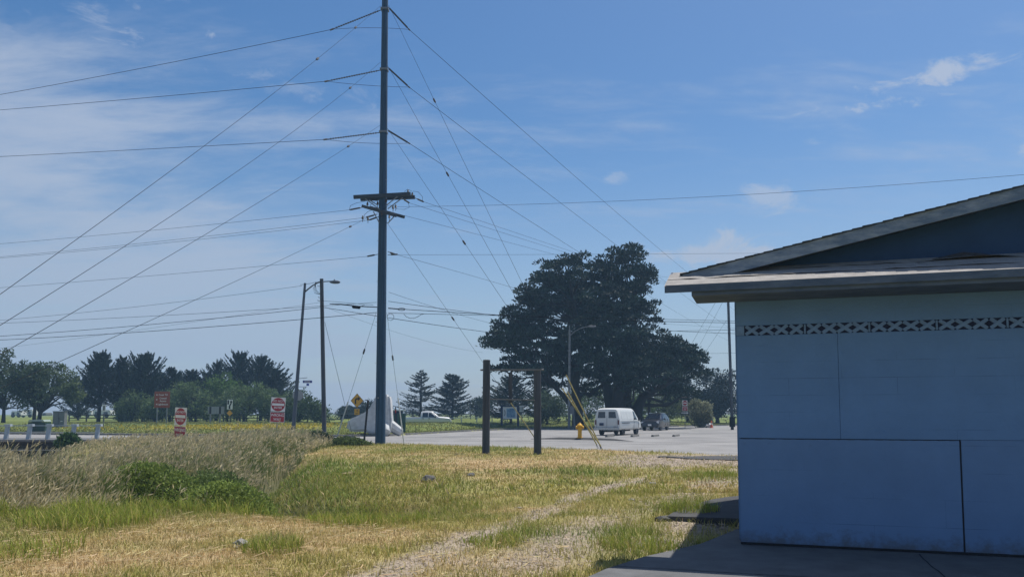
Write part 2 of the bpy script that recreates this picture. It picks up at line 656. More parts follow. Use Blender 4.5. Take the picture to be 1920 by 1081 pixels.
def seg_dist(x, y, pts):
    best = np.full(np.shape(x), 1e9)
    for (x0, y0), (x1, y1) in zip(pts[:-1], pts[1:]):
        dx, dy = x1 - x0, y1 - y0
        t = np.clip(((x - x0) * dx + (y - y0) * dy) / (dx * dx + dy * dy), 0, 1)
        best = np.minimum(best, np.hypot(x - x0 - t * dx, y - y0 - t * dy))
    return best


def H(x, y):
    x, y = np.asarray(x, float), np.asarray(y, float)
    ny, fy = near_y(x), far_y(x)
    field = 0.10 * (fbm(x * .35 + 5, y * .35 + 9, 3) - .5) + .06 * (fbm(x * 1.7, y * 1.7, 3) - .5)
    field = field * sstep(0, 4, ny - y) * sstep(3.5, 1.5, x - .3 * (y - 8))
    field = field + .06 * np.exp(-((x + 1.5) / 5) ** 2 - ((y - 31) / 6) ** 2)
    dd = seg_dist(x, y, DITCH)
    field = field - 0.62 * np.exp(-(dd / 1.15) ** 2) - .25 * np.exp(-(dd / 3) ** 2)
    field = field - 0.55 * np.exp(-(seg_dist(x, y, DITCH2) / .8) ** 2)
    field = field - .95 * sstep(-24.0, -26.5, x) * sstep(30, 40, y)
    lawn = .10 + .50 * sstep(0, 22, y - fy) + .25 * sstep(30, 90, y - fy) + .10 * (fbm(x * .12, y * .12, 2) - .5)
    dip = sstep(90, 95, y) * sstep(116, 108, y) * sstep(-32, -26, x) * sstep(9, 2, x)
    lawn = lawn * (1 - dip) + .03 * dip
    z = np.where(y < ny, field, np.where(y > fy, lawn, -.07))
    # shoulders
    z = np.where((y >= ny - .6) & (y < ny) & (x > -24.5), field * (ny - y) / .6 + .012, z)
    return z


def hz(x, y):
    return float(H(np.array([x]), np.array([y]))[0])


# colour fields, given as blobs over the field
DRY = [(330, 1030, 260, 45, 1), (520, 962, 160, 20, 1), (600, 850, 130, 12, .7), (850, 880, 120, 20, .9), (1000, 868, 160, 16, 1), (1150, 850, 120, 8, .8), (920, 1065, 150, 25, .7), (720, 1000, 160, 18, .6),
       (1000, 940, 120, 12, .5), (1330, 910, 60, 10, .4), (100, 1050, 140, 30, .6), (1180, 885, 90, 10, .5)]
GRN = [(100, 978, 190, 18, 1.2), (560, 905, 120, 22, 1.2), (620, 880, 90, 18, .9), (700, 945, 130, 18, .8), (1130, 1010, 120, 24, 1.0), (1050, 885, 90, 14, .9), (1330, 895, 70, 9, .7), (880, 950, 90, 12, .6),
       (820, 905, 110, 15, .5), (520, 1026, 36, 14, 1.6), (1285, 950, 60, 14, .8), (760, 868, 70, 10, .7), (300, 960, 120, 12, .8), (960, 1000, 120, 14, .5), (900, 842, 200, 5, .6), (30, 1010, 60, 25, .7), (660, 1060, 90, 25, .4)]
TRK1 = [(-1.6, 7.0), (-1.0, 9.0), (-.45, 11.2), (.5, 13.7), (1.7, 17.1), (4.6, 23), (7.0, 27.5)]
TRK2 = [(-.4, 6.6), (.3, 9.2), (1.05, 11.7), (2.6, 14.6), (4.6, 18.5), (7.0, 23.5), (9, 27)]


def zones(x, y):
    """dry, green, gravel weights for field points"""
    zz = np.zeros_like(x)
    dzz = -CAMH
    fw = y * math.cos(PITCH) + dzz * math.sin(PITCH)
    fw = np.maximum(fw, .5)
    up = -y * math.sin(PITCH) + dzz * math.cos(PITCH)
    px, py = 960 + F * x / fw, 660 - F * up / fw
    n1 = fbm(x * .9 + 3, y * .9 + 1, 4)
    n2 = fbm(x * 2.6 + 8, y * 2.6 + 4, 3)
    dry, grn = zz.copy(), zz.copy()
    for (cx, cy, rx, ry, w) in DRY:
        dry = dry + .78 * w * np.exp(-((px - cx) / rx) ** 2 - ((py - cy) / ry) ** 2)
    for (cx, cy, rx, ry, w) in GRN:
        grn = grn + w * np.exp(-((px - cx) / rx) ** 2 - ((py - cy) / ry) ** 2)
    dry = np.clip(dry + (n1 - .5) * 1.5 + (n2 - .5) * .7, 0, 1)
    grn = np.clip(grn - (n1 - .5) * 1.3 + (n2 - .5) * .9, 0, 1)
    w = .28 + .25 * n1
    d1, d2 = seg_dist(x, y, TRK1), seg_dist(x, y, TRK2)
    brk = sstep(.34, .55, fbm(x * .5 + 40, y * .5, 3))
    gv = np.maximum(np.exp(-(d1 / (w * .8)) ** 4) * (.22 + .65 * brk), np.exp(-(d2 / (w * 1.5)) ** 2) * (.36 + .5 * brk))
    # gravel pull-off by the road and patch beside the slab
    gv = np.maximum(gv, np.exp(-((px - 1290) / 150) ** 4 - ((py - 863) / 13) ** 4) * (.85 + .4 * n1))
    gv = np.maximum(gv, np.exp(-((px - 1235) / 62) ** 4 - ((py - 1016) / 15) ** 4))
    gv = np.maximum(gv, .8 * np.exp(-((px - 880) / 70) ** 2 - ((py - 1052) / 16) ** 2))
    gv = np.maximum(gv, np.exp(-((px - 1310) / 80) ** 4 - ((py - 985) / 16) ** 4))
    gv = np.clip(gv + (n2 - .5) * .5, 0, 1)
    return dry, grn, gv, px, py


C_STRAW, C_GOLD = np.array((.60, .445, .25)), np.array((.53, .375, .145))
C_YG, C_GR, C_DG = np.array((.385, .345, .095)), np.array((.195, .255, .045)), np.array((.05, .095, .022))
C_GRAVEL, C_SOIL = np.array((.285, .235, .185)), np.array((.16, .122, .08))


def tri_mix(x, y):
    dry, grn, gv, px, py = zones(x, y)
    c = C_YG[None] * (1 - dry[:, None]) + (C_GOLD * .4 + C_STRAW * .6)[None] * dry[:, None]
    g = (grn * (1 - .6 * dry))[:, None]
    c = c * (1 - g) + C_GR[None] * g
    return c, dry, grn, gv, px, py


def build_ground():
    xs = np.concatenate([np.linspace(-500, -60, 24, endpoint=False), np.linspace(-60, -16, 90, endpoint=False), np.linspace(-16, 12, 200, endpoint=False), np.linspace(12, 60, 70, endpoint=False), np.linspace(60, 500, 24)])
    ys = np.concatenate([np.linspace(-60, 4, 12, endpoint=False), np.linspace(4, 30, 200, endpoint=False), np.linspace(30, 70, 120, endpoint=False), np.linspace(70, 140, 80, endpoint=False), np.geomspace(140, 1500, 26)])
    X, Y = np.meshgrid(xs, ys)
    x, y = X.ravel(), Y.ravel()
    z = H(x, y)
    # under the building slab the ground stays lower
    sl = ((x > 2.9) & (y < 22) & (y > 5) & (x < 17))
    z = np.where(sl, -.06, z)
    nx, ny_ = len(xs), len(ys)
    idx = np.arange(nx * ny_).reshape(ny_, nx)
    q = np.stack([idx[:-1, :-1], idx[:-1, 1:], idx[1:, 1:], idx[1:, :-1]], -1).reshape(-1, 4)
    c, dry, grn, gv, px, py = tri_mix(x, y)
    c = c * .55 + C_SOIL[None] * .35
    n3 = fbm(x * 5, y * 5, 2)[:, None]
    c = c * (1 - gv[:, None]) + C_GRAVEL[None] * (.75 + .5 * n3) * gv[:, None]
    # lawn beyond the road
    n = fbm(x * .2, y * .2, 4)[:, None]
    lawn = np.array((.115, .145, .030))[None] * (.75 + .5 * n) + np.array((.10, .07, .02))[None] * np.clip(n - .55, 0, 1) * 2
    fl = (np.exp(-((y - 70.5) / 3.2) ** 2) * sstep(-14, -18, x) * sstep(-36, -29, x) * .55 * (.3 + 1.2 * fbm(x * .4, y * .4, 3)))[:, None]
    lawn = lawn * (1 - fl) + np.array((.36, .30, .04))[None] * fl
    far = (y > far_y(x))[:, None]
    c = np.where(far, lawn, c)
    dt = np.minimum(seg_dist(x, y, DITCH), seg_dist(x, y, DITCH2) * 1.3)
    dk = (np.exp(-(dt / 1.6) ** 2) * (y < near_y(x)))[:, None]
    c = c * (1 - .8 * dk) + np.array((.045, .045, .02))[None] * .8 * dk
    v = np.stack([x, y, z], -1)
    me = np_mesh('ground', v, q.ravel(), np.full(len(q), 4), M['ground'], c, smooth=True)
    o = link('ground', me)
    tag(o, kind='structure')


build_ground()


def build_road():
    xs = np.linspace(-80, 80, 161)
    m = 24
    v, c = [], []
    for x in xs:
        a, b = float(near_y(x)), float(far_y(x))
        a += .18 * math.sin(x * 2.1) * .5 + .12 * math.sin(x * 5.3)
        for j in range(m + 1):
            v.append((x, a + (b - a) * j / m, 0.0))
    q = []
    for i in range(len(xs) - 1):
        for j in range(m):
            q += [i * (m + 1) + j, (i + 1) * (m + 1) + j, (i + 1) * (m + 1) + j + 1, i * (m + 1) + j + 1]
    me = np_mesh('road', np.array(v), q, np.full(len(q) // 4, 4), M['asphalt'])
    o = tag(link('road', me), kind='structure')
    # far kerb: pieces follow the curve
    k = MB()
    pts = []
    for x in np.linspace(-80, 80, 240):
        pts.append(Vector((x, float(far_y(x)), 0)))
    for a, b in zip(pts[:-1], pts[1:]):
        k.add([(a.x, a.y - .10, -.05), (b.x, b.y - .10, -.05), (b.x, b.y - .08, .13), (a.x, a.y - .08, .13), (a.x, a.y + .30, .14), (b.x, b.y + .30, .14)], [(0, 1, 2, 3), (3, 2, 5, 4)])
    ko = k.build('kerb', M['kerb'])
    tag(ko, kind='structure')
    # worn white edge line along the far side
    e = MB()
    pl = [Vector((x, float(far_y(x)) - 1.6, .004)) for x in np.linspace(-24, -8.9, 30)] + [Vector((-7.6, 62.5, .004)), Vector((-6.4, 65.5, .004))]
    for a, b in zip(pl[:-1], pl[1:]):
        e.add([(a.x, a.y, .004), (b.x, b.y, .004), (b.x, b.y + .14, .004), (a.x, a.y + .14, .004)], [(0, 1, 2, 3)])
    tag(e.build('road_marking', M['white_paint']), kind='structure')
    # old tar seams and a patched strip
    t = MB()
    rr = random.Random(3)
    for (x0, y0, x1, y1, w) in [(-6, 47, 6, 49.5, .10), (2, 52.5, 24, 54.5, .16), (-2, 58, 12, 58.5, .08), (6, 46, 22, 44.5, .12), (-20, 50, -8, 50.4, .10), (8, 63, 26, 66, .12), (1, 44, 13, 41, .10)]:
        n = 14
        prev = None
        for i in range(n + 1):
            p = Vector((x0 + (x1 - x0) * i / n, y0 + (y1 - y0) * i / n + rr.uniform(-.12, .12), .004))
            if prev is not None and rr.random() > .12:
                t.add([(prev.x, prev.y, .004), (p.x, p.y, .004), (p.x, p.y + w, .004), (prev.x, prev.y + w, .004)], [(0, 1, 2, 3)])
            prev = p
    tag(t.build('tar_seam', M['asphalt_and_shade']), kind='structure')
    # dark asphalt patch on the pull-off
    pt = MB()
    pp = []
    for i in range(22):
        a = 2 * math.pi * i / 22
        pp.append((8.4 + 3.0 * math.cos(a) * (1 + .1 * math.sin(3 * a)), 28.6 + 1.5 * math.sin(a) - .28 * 3.0 * math.cos(a) + .2 * math.sin(5 * a)))
    v_ = [(x, y, hz(x, y) + .035) for x, y in pp]
    pt.add(v_, [tuple(range(len(v_)))])
    tag(pt.build('asphalt_patch', M['asphalt_and_shade']), kind='structure')
    # raised dark asphalt berm round the hydrant
    b = MB()
    prof = [(0, 0), (.22, .13), (.62, .14), (.95, .0)]
    p0 = [Vector((1.2, 51.2, 0)), Vector((3.0, 50.6, 0)), Vector((4.8, 49.7, 0)), Vector((6.2, 48.2, 0)), Vector((7.2, 46.8, 0))]
    sc_ = [.2, 1, 1, .8, .05]
    rows = []
    for p, s_ in zip(p0, sc_):
        rows.append([(p.x, p.y + q_[0], p.z - .01 + q_[1] * s_) for q_ in prof])
    vv = [p for r_ in rows for p in r_]
    ff = []
    for i in range(len(rows) - 1):
        for j in range(3):
            ff.append((i * 4 + j, (i + 1) * 4 + j, (i + 1) * 4 + j + 1, i * 4 + j + 1))
    b.add(vv, ff)
    tag(b.build('asphalt_berm', M['asphalt_and_shade']), kind='structure')
    pm = mat('asphalt_repair', (.17, .168, .166), .9, var=.2, scale=1.5, bump=.3, bscale=60)
    for (cx, cy, rx, ry, sd) in [(9, 55, 5, 1.3, 1), (14, 68, 6, 2.2, 2), (2, 47, 3.5, .8, 3), (20, 60, 5, 1.6, 4), (-4, 56, 4, 1.2, 5)]:
        r2 = random.Random(sd)
        o_ = MB()
        vv = [(cx + rx * math.cos(a) * r2.uniform(.75, 1.1), cy + ry * math.sin(a) * r2.uniform(.75, 1.1), .003) for a in np.linspace(0, 6.28, 17)[:-1]]
        o_.add(vv, [tuple(range(16))])
        tag(o_.build('asphalt_repair', pm), kind='structure')
    jn = MB()
    rz = -math.atan2(.304, .953)
    for (x0, y0, x1, y1) in [(1.05, 8.5, 8, 6.28), (4.6, 9.2, 3.6, 6.0), (7.5, 8.3, 6.5, 5.2)]:
        n = 20
        rj = random.Random(int(x0 * 10))
        q0 = None
        for i in range(n + 1):
            f = i / n
            q1 = (x0 + (x1 - x0) * f + rj.uniform(-.012, .012), y0 + (y1 - y0) * f + rj.uniform(-.012, .012))
            if q0:
                dx, dy = q1[0] - q0[0], q1[1] - q0[1]
                l_ = math.hypot(dx, dy)
                wx, wy = -dy / l_ * .008, dx / l_ * .008
                jn.add([(q0[0] - wx, q0[1] - wy, .024), (q1[0] - wx, q1[1] - wy, .024), (q1[0] + wx, q1[1] + wy, .024), (q0[0] + wx, q0[1] + wy, .024)], [(0, 1, 2, 3)])
            q0 = q1
    tag(jn.build('slab_joint', M['dark']), kind='structure')
    # concrete slab round the building, and the curved slab behind it
    s = MB()
    s.slab([(-.9, 5.0), (.62, 7.75), (.95, 8.35), (1.45, 9.05), (2.30, 9.95), (3.1, 11.2), (4.6, 13.2), (14, 10.5), (14, 4)], -.3, .02)
    tag(s.build('concrete_slab', M['concrete'], bevel=.012), kind='structure')
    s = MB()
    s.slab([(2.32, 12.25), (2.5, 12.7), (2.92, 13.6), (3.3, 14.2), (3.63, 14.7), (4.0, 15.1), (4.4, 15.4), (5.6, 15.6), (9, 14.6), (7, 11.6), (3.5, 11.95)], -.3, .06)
    tag(s.build('curved_slab', M['asphalt_and_shade'], bevel=.015), kind='structure')  # dark tone stands in for the building's shadow on this slab


build_road()


# ------------------------------------------------------------------ building
def build_house():
    C = Vector((2.79, 9.9, 0))
    rz = -math.atan2(.304, .953)
    t = thing('block_building', 'low grey blue block building with shallow gabled roof and pent eave beside the slab', 'building', C, rz)
    W, LN = 12.4, 5.3
    z0, zt = .02, 3.06
    # core behind the facing
    m = MB()
    m.box((W / 2, LN / 2 + .03, (z0 + zt) / 2), (W - .04, LN - .06, zt - z0 - .01))
    m.build('wall_core', M['dark'], t)
    # facing panels on the gable front, 12 mm joints
    def panel(x0, x1, a, b, mt=M['wall'], th=.028, y=0.0, bev=.003):
        p = MB()
        p.box(((x0 + x1) / 2, y + th / 2 - .012, (a + b) / 2), (x1 - x0, th, b - a))
        return p.build('wall_panel', mt, t, bevel=bev)
    panel(0, 2.418, .05, 1.297, M['wall2'])
    panel(2.434, 6.4, .05, 1.303, M['wall2'])
    panel(6.42, W, .05, 1.29, M['wall2'])
    panel(0, 1.164, 1.306, 2.565)
    panel(1.1665, 6.4, 1.306, 2.565)
    panel(6.41, W, 1.306, 2.565)
    panel(0, 6.4, 2.688, zt)
    panel(6.41, W, 2.688, zt)
    # thin broken batten in the long joint
    rr = random.Random(5)
    x = .02
    while x < 2.36:
        w = rr.uniform(.10, .17)
        b = MB()
        b.box((x + w / 2, -.011, 1.3015), (w * .55, .012, .009))
        b.build('joint_batten', M['dark'], t)
        x += w
    b = MB()
    b.box((2.426, -.004, .67), (.012, .02, 1.24))
    b.build('joint_batten', M['dark'], t)
    # side wall and corner
    p = MB()
    p.box((-.002, LN / 2 + .02, (z0 + zt) / 2 + .02), (.03, LN - .02, zt - z0 - .05))
    p.build('side_wall', M['wall'], t, bevel=.005)
    # pierced screen block course
    b = MB()
    b.box((W / 2, .012, 2.6265), (W - .02, .02, .119))
    b.build('block_course_back', mat('navy_recess', (.012, .018, .05), .8, var=.2), t)
    pitch, x, i = .172, .10, 0
    b = MB()
    b.box((.048, .0, 2.6265), (.092, .03, .117))
    b.build('screen_block', M['xblock'], t)
    me_x = None
    while x < 7.2:
        if me_x is None:
            q = MB()
            for s_ in (1, -1):
                q.box((0, -.002 + .002 * s_, 0), (.205, .026, .046), (0, s_ * math.atan2(.117, .165), 0))
            q.box((0, .001, 0), (.05, .024, .05))
            me_x = q.mesh('screen_block', M['xblock'], bevel=.003)
        o = link('screen_block', me_x, t)
        o.location = (x + pitch / 2, -.003, 2.6265)
        o.scale = (rr.uniform(.86, 1.0), 1, rr.uniform(.86, .93))
        o.rotation_euler = (0, rr.uniform(-.035, .035), 0)
        x += pitch
        i += 1
        if i % 4 == 0:
            e = MB()
            e.box((x + .013, -.001, 2.6265), (.022, .028, .112))
            e.build('screen_block', M['xblock'], t, bevel=.003)
            x += .03
    # gable wall
    sl = .212
    ux0, zl = -.62, 3.366
    ridge = W / 2
    def zr(u):
        return zl + sl * (u - ux0)
    g = MB()
    g.prism([(0, zt + .01), (W, zt + .01), (W, zr(0) - .16), (ridge, zr(ridge) - .16), (0, zr(0) - .16)], .0, .06)
    g.build('gable_wall', M['gable'], t)
    # main roof deck, rake boards, shingle courses
    yo = -.27
    for side in (1, -1):
        def X(u):
            return u if side == 1 else W - u
        d = MB()
        d.prism([(X(.01), zr(.01) - .055), (X(ridge), zr(ridge) - .055), (X(ridge), zr(ridge) - .10), (X(.01), zr(.01) - .10)], .101, LN + .1)
        d.build('roof_deck', M['fascia'], t)
        d = MB()
        d.prism([(X(ux0), zl - .055), (X(ridge), zr(ridge) - .055), (X(ridge), zr(ridge) - .10), (X(ux0), zl - .10)], yo + .03, .10)
        d.build('roof_deck', M['fascia'], t)
        rb = MB()
        rb.prism([(X(ux0), zl - .035), (X(ridge), zr(ridge) - .035), (X(ridge), zr(ridge) - .188), (X(ux0), zl - .188)], yo - .012, yo + .028)
        rb.build('rake_board', M['fascia2'], t)
        n = 62
        for k in range(n):
            u0 = ux0 - .03 + (ridge - ux0 + .03) * k / n
            u1 = u0 + (ridge - ux0) / n * 1.12
            c = MB()
            lift = .005
            jx = rr.uniform(-.02, .02)
            c.prism([(X(u0), zr(u0) - .03 + lift), (X(u1), zr(u1) - .034), (X(u1), zr(u1) - .046), (X(u0), zr(u0) - .046 + lift * .2)], yo - .035 + jx, LN + .12 if u0 > -.06 else .11)
            c.build('shingle_course', M['shingle'], t)
    e = MB()
    e.box((ux0 - .012, (yo + .1) / 2, zl - .11), (.024, .1 - yo, .14))
    e.build('eave_board', M['fascia'], t)
    # pent roof along the gable front
    yf, ul = -.74, -.775
    m = MB()
    m.add([(ul, yf, 3.105), (W, yf, 3.105), (W, -.0, 3.40), (ul, -.0, 3.40), (ul, yf, 3.075), (W, yf, 3.075), (W, -.0, 3.37), (ul, -.0, 3.37)],
          [(0, 1, 2, 3), (7, 6, 5, 4), (0, 4, 5, 1), (3, 2, 6, 7), (0, 3, 7, 4), (1, 5, 6, 2)])
    m.build('pent_roof_deck', M['rollroof'], t)
    # overlapping strips of roll roofing with lifted laps
    for (a, b_, x0, x1, seed) in [(.0, .46, ul - .015, 3.1, 1), (.0, .46, 3.06, W, 2), (.42, .80, ul - .01, 2.05, 3), (.42, .80, 2.02, 5.2, 4), (.42, .80, 5.18, W, 5), (.77, 1.0, ul + .25, 2.6, 6), (.77, 1.0, 2.56, W, 7)]:
        r2 = random.Random(seed)
        n = max(6, int((x1 - x0) / .14))
        vv, ff = [], []
        for i in range(n + 1):
            xx = x0 + (x1 - x0) * i / n
            for j, f_ in enumerate((a - .02, (a + b_) / 2, b_)):
                z = 3.105 + .295 * f_
                ed = r2.uniform(.002, .014) if j == 0 else (.006 if j == 1 else .003)
                if a > .7 and 2.2 < xx < 3.1 and j == 0:
                    ed += .035 * math.sin((xx - 2.2) / .9 * math.pi)
                lay = .005 if a < .3 else (.010 if a < .6 else .014)
                vv.append((xx, yf + .74 * f_ + (r2.uniform(-.012, .012) if j == 0 and a > .3 else 0), z + ed + lay))
        for i in range(n):
            for j in range(2):
                ff.append((i * 3 + j, (i + 1) * 3 + j, (i + 1) * 3 + j + 1, i * 3 + j + 1))
        q = MB()
        q.add(vv, ff)
        q.build('roofing_strip', M['rollroof'], t)
    m = MB()
    m.box(((ul + W) / 2, yf - .012, 3.074), (W - ul, .028, .088))
    m.build('fascia_board', M['fascia'], t, bevel=.004)
    m = MB()
    m.add([(ul - .012 + i * .026, y_, z_) for i in (0, 1) for (y_, z_) in ((yf + .004, 3.032), (yf + .004, 3.108), (-.01, 3.402), (-.01, 3.25))], [(0, 1, 2, 3), (7, 6, 5, 4), (0, 4, 5, 1), (1, 5, 6, 2), (2, 6, 7, 3), (3, 7, 4, 0)])
    m.build('fascia_board', M['fascia'], t)
    m = MB()
    m.box(((ul + .30 + W) / 2, (yf + .012) / 2 - .008, 3.024), (W - ul - .30, -yf - .03, .074))
    m.build('soffit', M['fascia'], t)
    # torn flashing lying on the pent roof
    f = MB()
    f.add([(2.2, -.17, 3.375), (2.75, -.2, 3.39), (2.78, -.11, 3.405), (2.2, -.1, 3.385), (2.5, -.19, 3.43)], [(0, 4, 3), (0, 1, 4), (1, 2, 4), (2, 3, 4)])
    f.build('torn_flashing', M['shingle'], t)
    # sill strip at wall foot
    s_ = MB()
    s_.box((W / 2, -.004, .034), (W, .02, .026))
    s_.build('wall_foot', M['dark'], t)


build_house()


# ------------------------------------------------------------------ wires
def wire(name, label, cat, A, B, mid=None, r=.014, m='wire', group=None, n=36, extra=None):
    a, b = P(*A) if not isinstance(A, Vector) else A, P(*B) if not isinstance(B, Vector) else B
    sag = 0.0
    if mid:
        lo, hi = 0.0, 1.0
        pa = proj(*a)[0]
        pb = proj(*b)[0]
        for _ in range(40):
            t = (lo + hi) / 2
            q = a.lerp(b, t)
            if (proj(*q)[0] < mid[0]) == (pa < pb):
                lo = t
            else:
                hi = t
        q = a.lerp(b, t)
        dz = (mid[1] - proj(*q)[1]) * q.y / F
        sag = dz / (4 * t * (1 - t))
    pts = []
    for i in range(n + 1):
        t = i / n
        q = a.lerp(b, t)
        q.z -= 4 * sag * t * (1 - t)
        pts.append(q - a)
    o = MB().tube(pts, r, 5).build(name, M[m], None, smooth=60)
    o.location = a
    tag(o, label, cat, group)
    if extra:
        for t in extra:
            q = a.lerp(b, t)
            q.z -= 4 * sag * t * (1 - t)
            d = (b - a)
            d.z -= 4 * sag * (1 - 2 * t)
            d = d.normalized() * .16
            e = MB().tube([q - d - a, q - d * .6 - a, q + d * .6 - a, q + d - a], [.02, .05, .05, .02], 6)
            eo = e.build('guy_strain_insulator', M['insul'], o)
    return o


PD = 42.6     # distance of the tall pole
PBASE = P(713, 830, PD)


def pole_at(py):
    """axis of tall pole at picture row py"""
    return P(713 + (722 - 713) * (830 - py) / 830, py, PD)


def build_tall_pole():
    base = Vector((PBASE.x, PD, hz(PBASE.x, PD) - .05))
    t = thing('transmission_pole', 'very tall dark timber transmission pole rising from the grass at the road edge', 'utility pole', base)
    top = pole_at(-40)
    pts, rs = [], []
    b0 = pole_at(832)
    n = 14
    for i in range(n + 1):
        f = i / n
        p = b0.lerp(top, f)
        pts.append(p - base)
        rs.append(.275 * (1 - f) + .165 * f)
    pts[0].z = 0
    MB().tube(pts, rs, 20).build('pole_shaft', M['pole'], t, smooth=50)
    # string insulators: dead ends to both sides, with jumper loops
    ends = []
    for (py, lx, ly, ld, rx, ry, rd) in [(18, 622, 55, PD - 1.2, 767, 55, PD + 3.2), (131, 612, 152, PD - 1.2, 767, 163, PD + 3.2), (248, 610, 261, PD - 1.2, 767, 268, PD + 3.2)]:
        c = pole_at(py)
        l, r_ = P(lx, ly, ld), P(rx, ry, rd)
        cl, cr = c + Vector((-.18, 0, 0)), c + Vector((.18, 0, .15))
        for (a, b) in ((cl, l), (cr, r_)):
            m = MB()
            m.tube([a - base, b - base], .022, 6)
            d = (b - a)
            k = 22
            for i in range(2, k - 1):
                q = a + d * (i / k)
                dn = d.normalized() * .03
                m.tube([q - dn - base, q + dn - base], [.055, .02], 8)
            dn = d.normalized() * .1
            m.tube([b - dn - base, b + dn - base], .045, 6)
            m.build('string_insulator', M['insul'], t)
        pts = []
        sag = 14 if py < 30 else 27
        for i in range(21):
            f = i / 20
            q = l.lerp(r_, f)
            q.z -= .3 * (1 if py < 30 else 1.8) * 4 * f * (1 - f) * .5
            q.y -= .5 * 4 * f * (1 - f)
            pts.append(q - base)
        MB().tube(pts, .011, 5).build('jumper_loop', M['wire'], t)
        m = MB()
        m.box(c - base + Vector((0, -.02, 0)), (.42, .42, .10))
        m.build('pole_band', M['steel'], t)
        ends.append((l, r_))
    # upper double crossarm
    for (y_, yo, za) in ((-.30, 0, 0), (.30, 3, .0)):
        a, b = (P(663, 369, PD - .3), P(770, 363, PD - .3)) if y_ < 0 else (P(676, 373, PD + .3), P(778, 369, PD + .3))
        m = MB()
        m.bar(a - base, b - base, .14, .19)
        m.build('crossarm', M['arm'], t, bevel=.008)
    # lower buckarm pair turned to the view
    for dx in (-.12, .12):
        a, b = P(684, 384, PD - 1.0), P(750, 405, PD + .9)
        a, b = P(687, 387, PD + 1.2), P(750, 405, PD - 1.0)
        off = Vector((dx * 1.6, dx * 1.2, 0))
        m = MB()
        m.bar(a + off - base, b + off - base, .12, .16)
        m.build('crossarm', M['arm'], t, bevel=.008)
    for (a, b) in [((685, 372), (712, 392)), ((755, 370), (727, 391)), ((700, 396), (711, 417)), ((742, 402), (727, 418)), ((745, 368), (725, 384)), ((692, 374), (708, 384))]:
        m = MB()
        m.bar(P(a[0], a[1], PD - .4) - base, P(b[0], b[1], PD - .35) - base, .03, .05)
        m.build('arm_brace', M['steel'], t)
    # pin insulators
    def pin(px, py, d=PD, s=1.0):
        o = P(px, py, d) - base
        m = MB()
        m.lathe([(.015, -.16), (.015, 0), (.05, .0), (.07, .03), (.04, .06), (.062, .09), (.03, .14), (.035, .17), (.01, .19)], o, 10)
        m.build('pin_insulator', M['porcelain'], t)
    for p in [(765, 361), (773, 366), (689, 384), (708, 383), (737, 391), (742, 389), (730, 408), (716, 402), (690, 412), (680, 410), (724, 378)]:
        pin(p[0], p[1], PD - .3)
    # strain insulators and jumpers at the arms
    for (a, b) in [((685, 387), (655, 393)), ((708, 401), (686, 407)), ((712, 405), (692, 412)), ((777, 370), (795, 378)), ((753, 371), (768, 380)), ((709, 476), (688, 480)), ((727, 471), (741, 476)), ((727, 477), (746, 476))]:
        m = MB()
        A, B = P(a[0], a[1], PD - .25) - base, P(b[0], b[1], PD - .25) - base
        m.tube([A, A.lerp(B, .3), A.lerp(B, .34), A.lerp(B, .9), B], [.018, .018, .045, .045, .02], 7)
        m.build('strain_insulator', M['insul'], t)
    for pts in [[(655, 393), (657, 385), (668, 380), (684, 377)], [(682, 409), (683, 402), (690, 396), (700, 392)], [(765, 379), (768, 388), (758, 392), (742, 391)], [(792, 377), (792, 368), (784, 359), (774, 358)], [(758, 359), (764, 354), (772, 358)],
                [(693, 385), (701, 378), (710, 375)], [(718, 392), (730, 384), (744, 386)]]:
        m = MB()
        m.tube([P(a, b, PD - .3) - base for a, b in pts], .010, 5)
        m.build('jumper_wire', M['wire'], t)
    # communication hardware low on the pole
    m = MB()
    m.tube([P(728, 590, PD - .3) + Vector((.18 * math.cos(i * .4), 0, .18 * math.sin(i * .4))) + Vector((.12, 0, -.1)) - base for i in range(17)], .012, 5)
    m.build('cable_loop', M['cable'], t)
    for i in range(12):
        p = pole_at(300 + i * 38)
        m = MB()
        f = (300 + i * 38) / 830
        rad = .17 + .1 * f
        m.tube([p - base + Vector((rad * .7 * (1 if i % 2 else -1), -rad * .66, 0)), p - base + Vector((rad * 1.15 * (1 if i % 2 else -1), -rad * 1.05, 0))], .010, 5)
        m.build('bolt', M['steel'], t)
    m = MB()
    pa = pole_at(745)
    m.tube([pa - base + Vector((-.1, -.275, 0)), pa - base + Vector((-.1, -.262, 0))], .05, 8)
    m.build('pole_tag', M['steel'], t)
    return ends


ENDS = build_tall_pole()

G1 = 'transmission conductors dead-ended on the tall pole'
for i, (l, r_) in enumerate(ENDS):
    nm = ('top', 'middle', 'bottom')[i]
    B = [(-900, 300, 60), (-900, 262, 60), (-900, 330, 60)][i]
    mid = [(300, 122), (300, 181), (300, 278)][i]
    wire('power_line', '%s of three heavy conductors strung from tall pole out over the weeds' % nm, 'power line', l, (B[0], B[1], B[2]), mid, .013, 'wire')
    B = [(1460, 640, 210), (1420, 650, 210), (1370, 640, 210)][i]
    mid = [(1000, 262), (950, 303), (950, 386)][i]
    wire('power_line', '%s of three conductors strung from tall pole over the big cypress' % nm, 'power line', r_, B, mid, .014, 'wire')

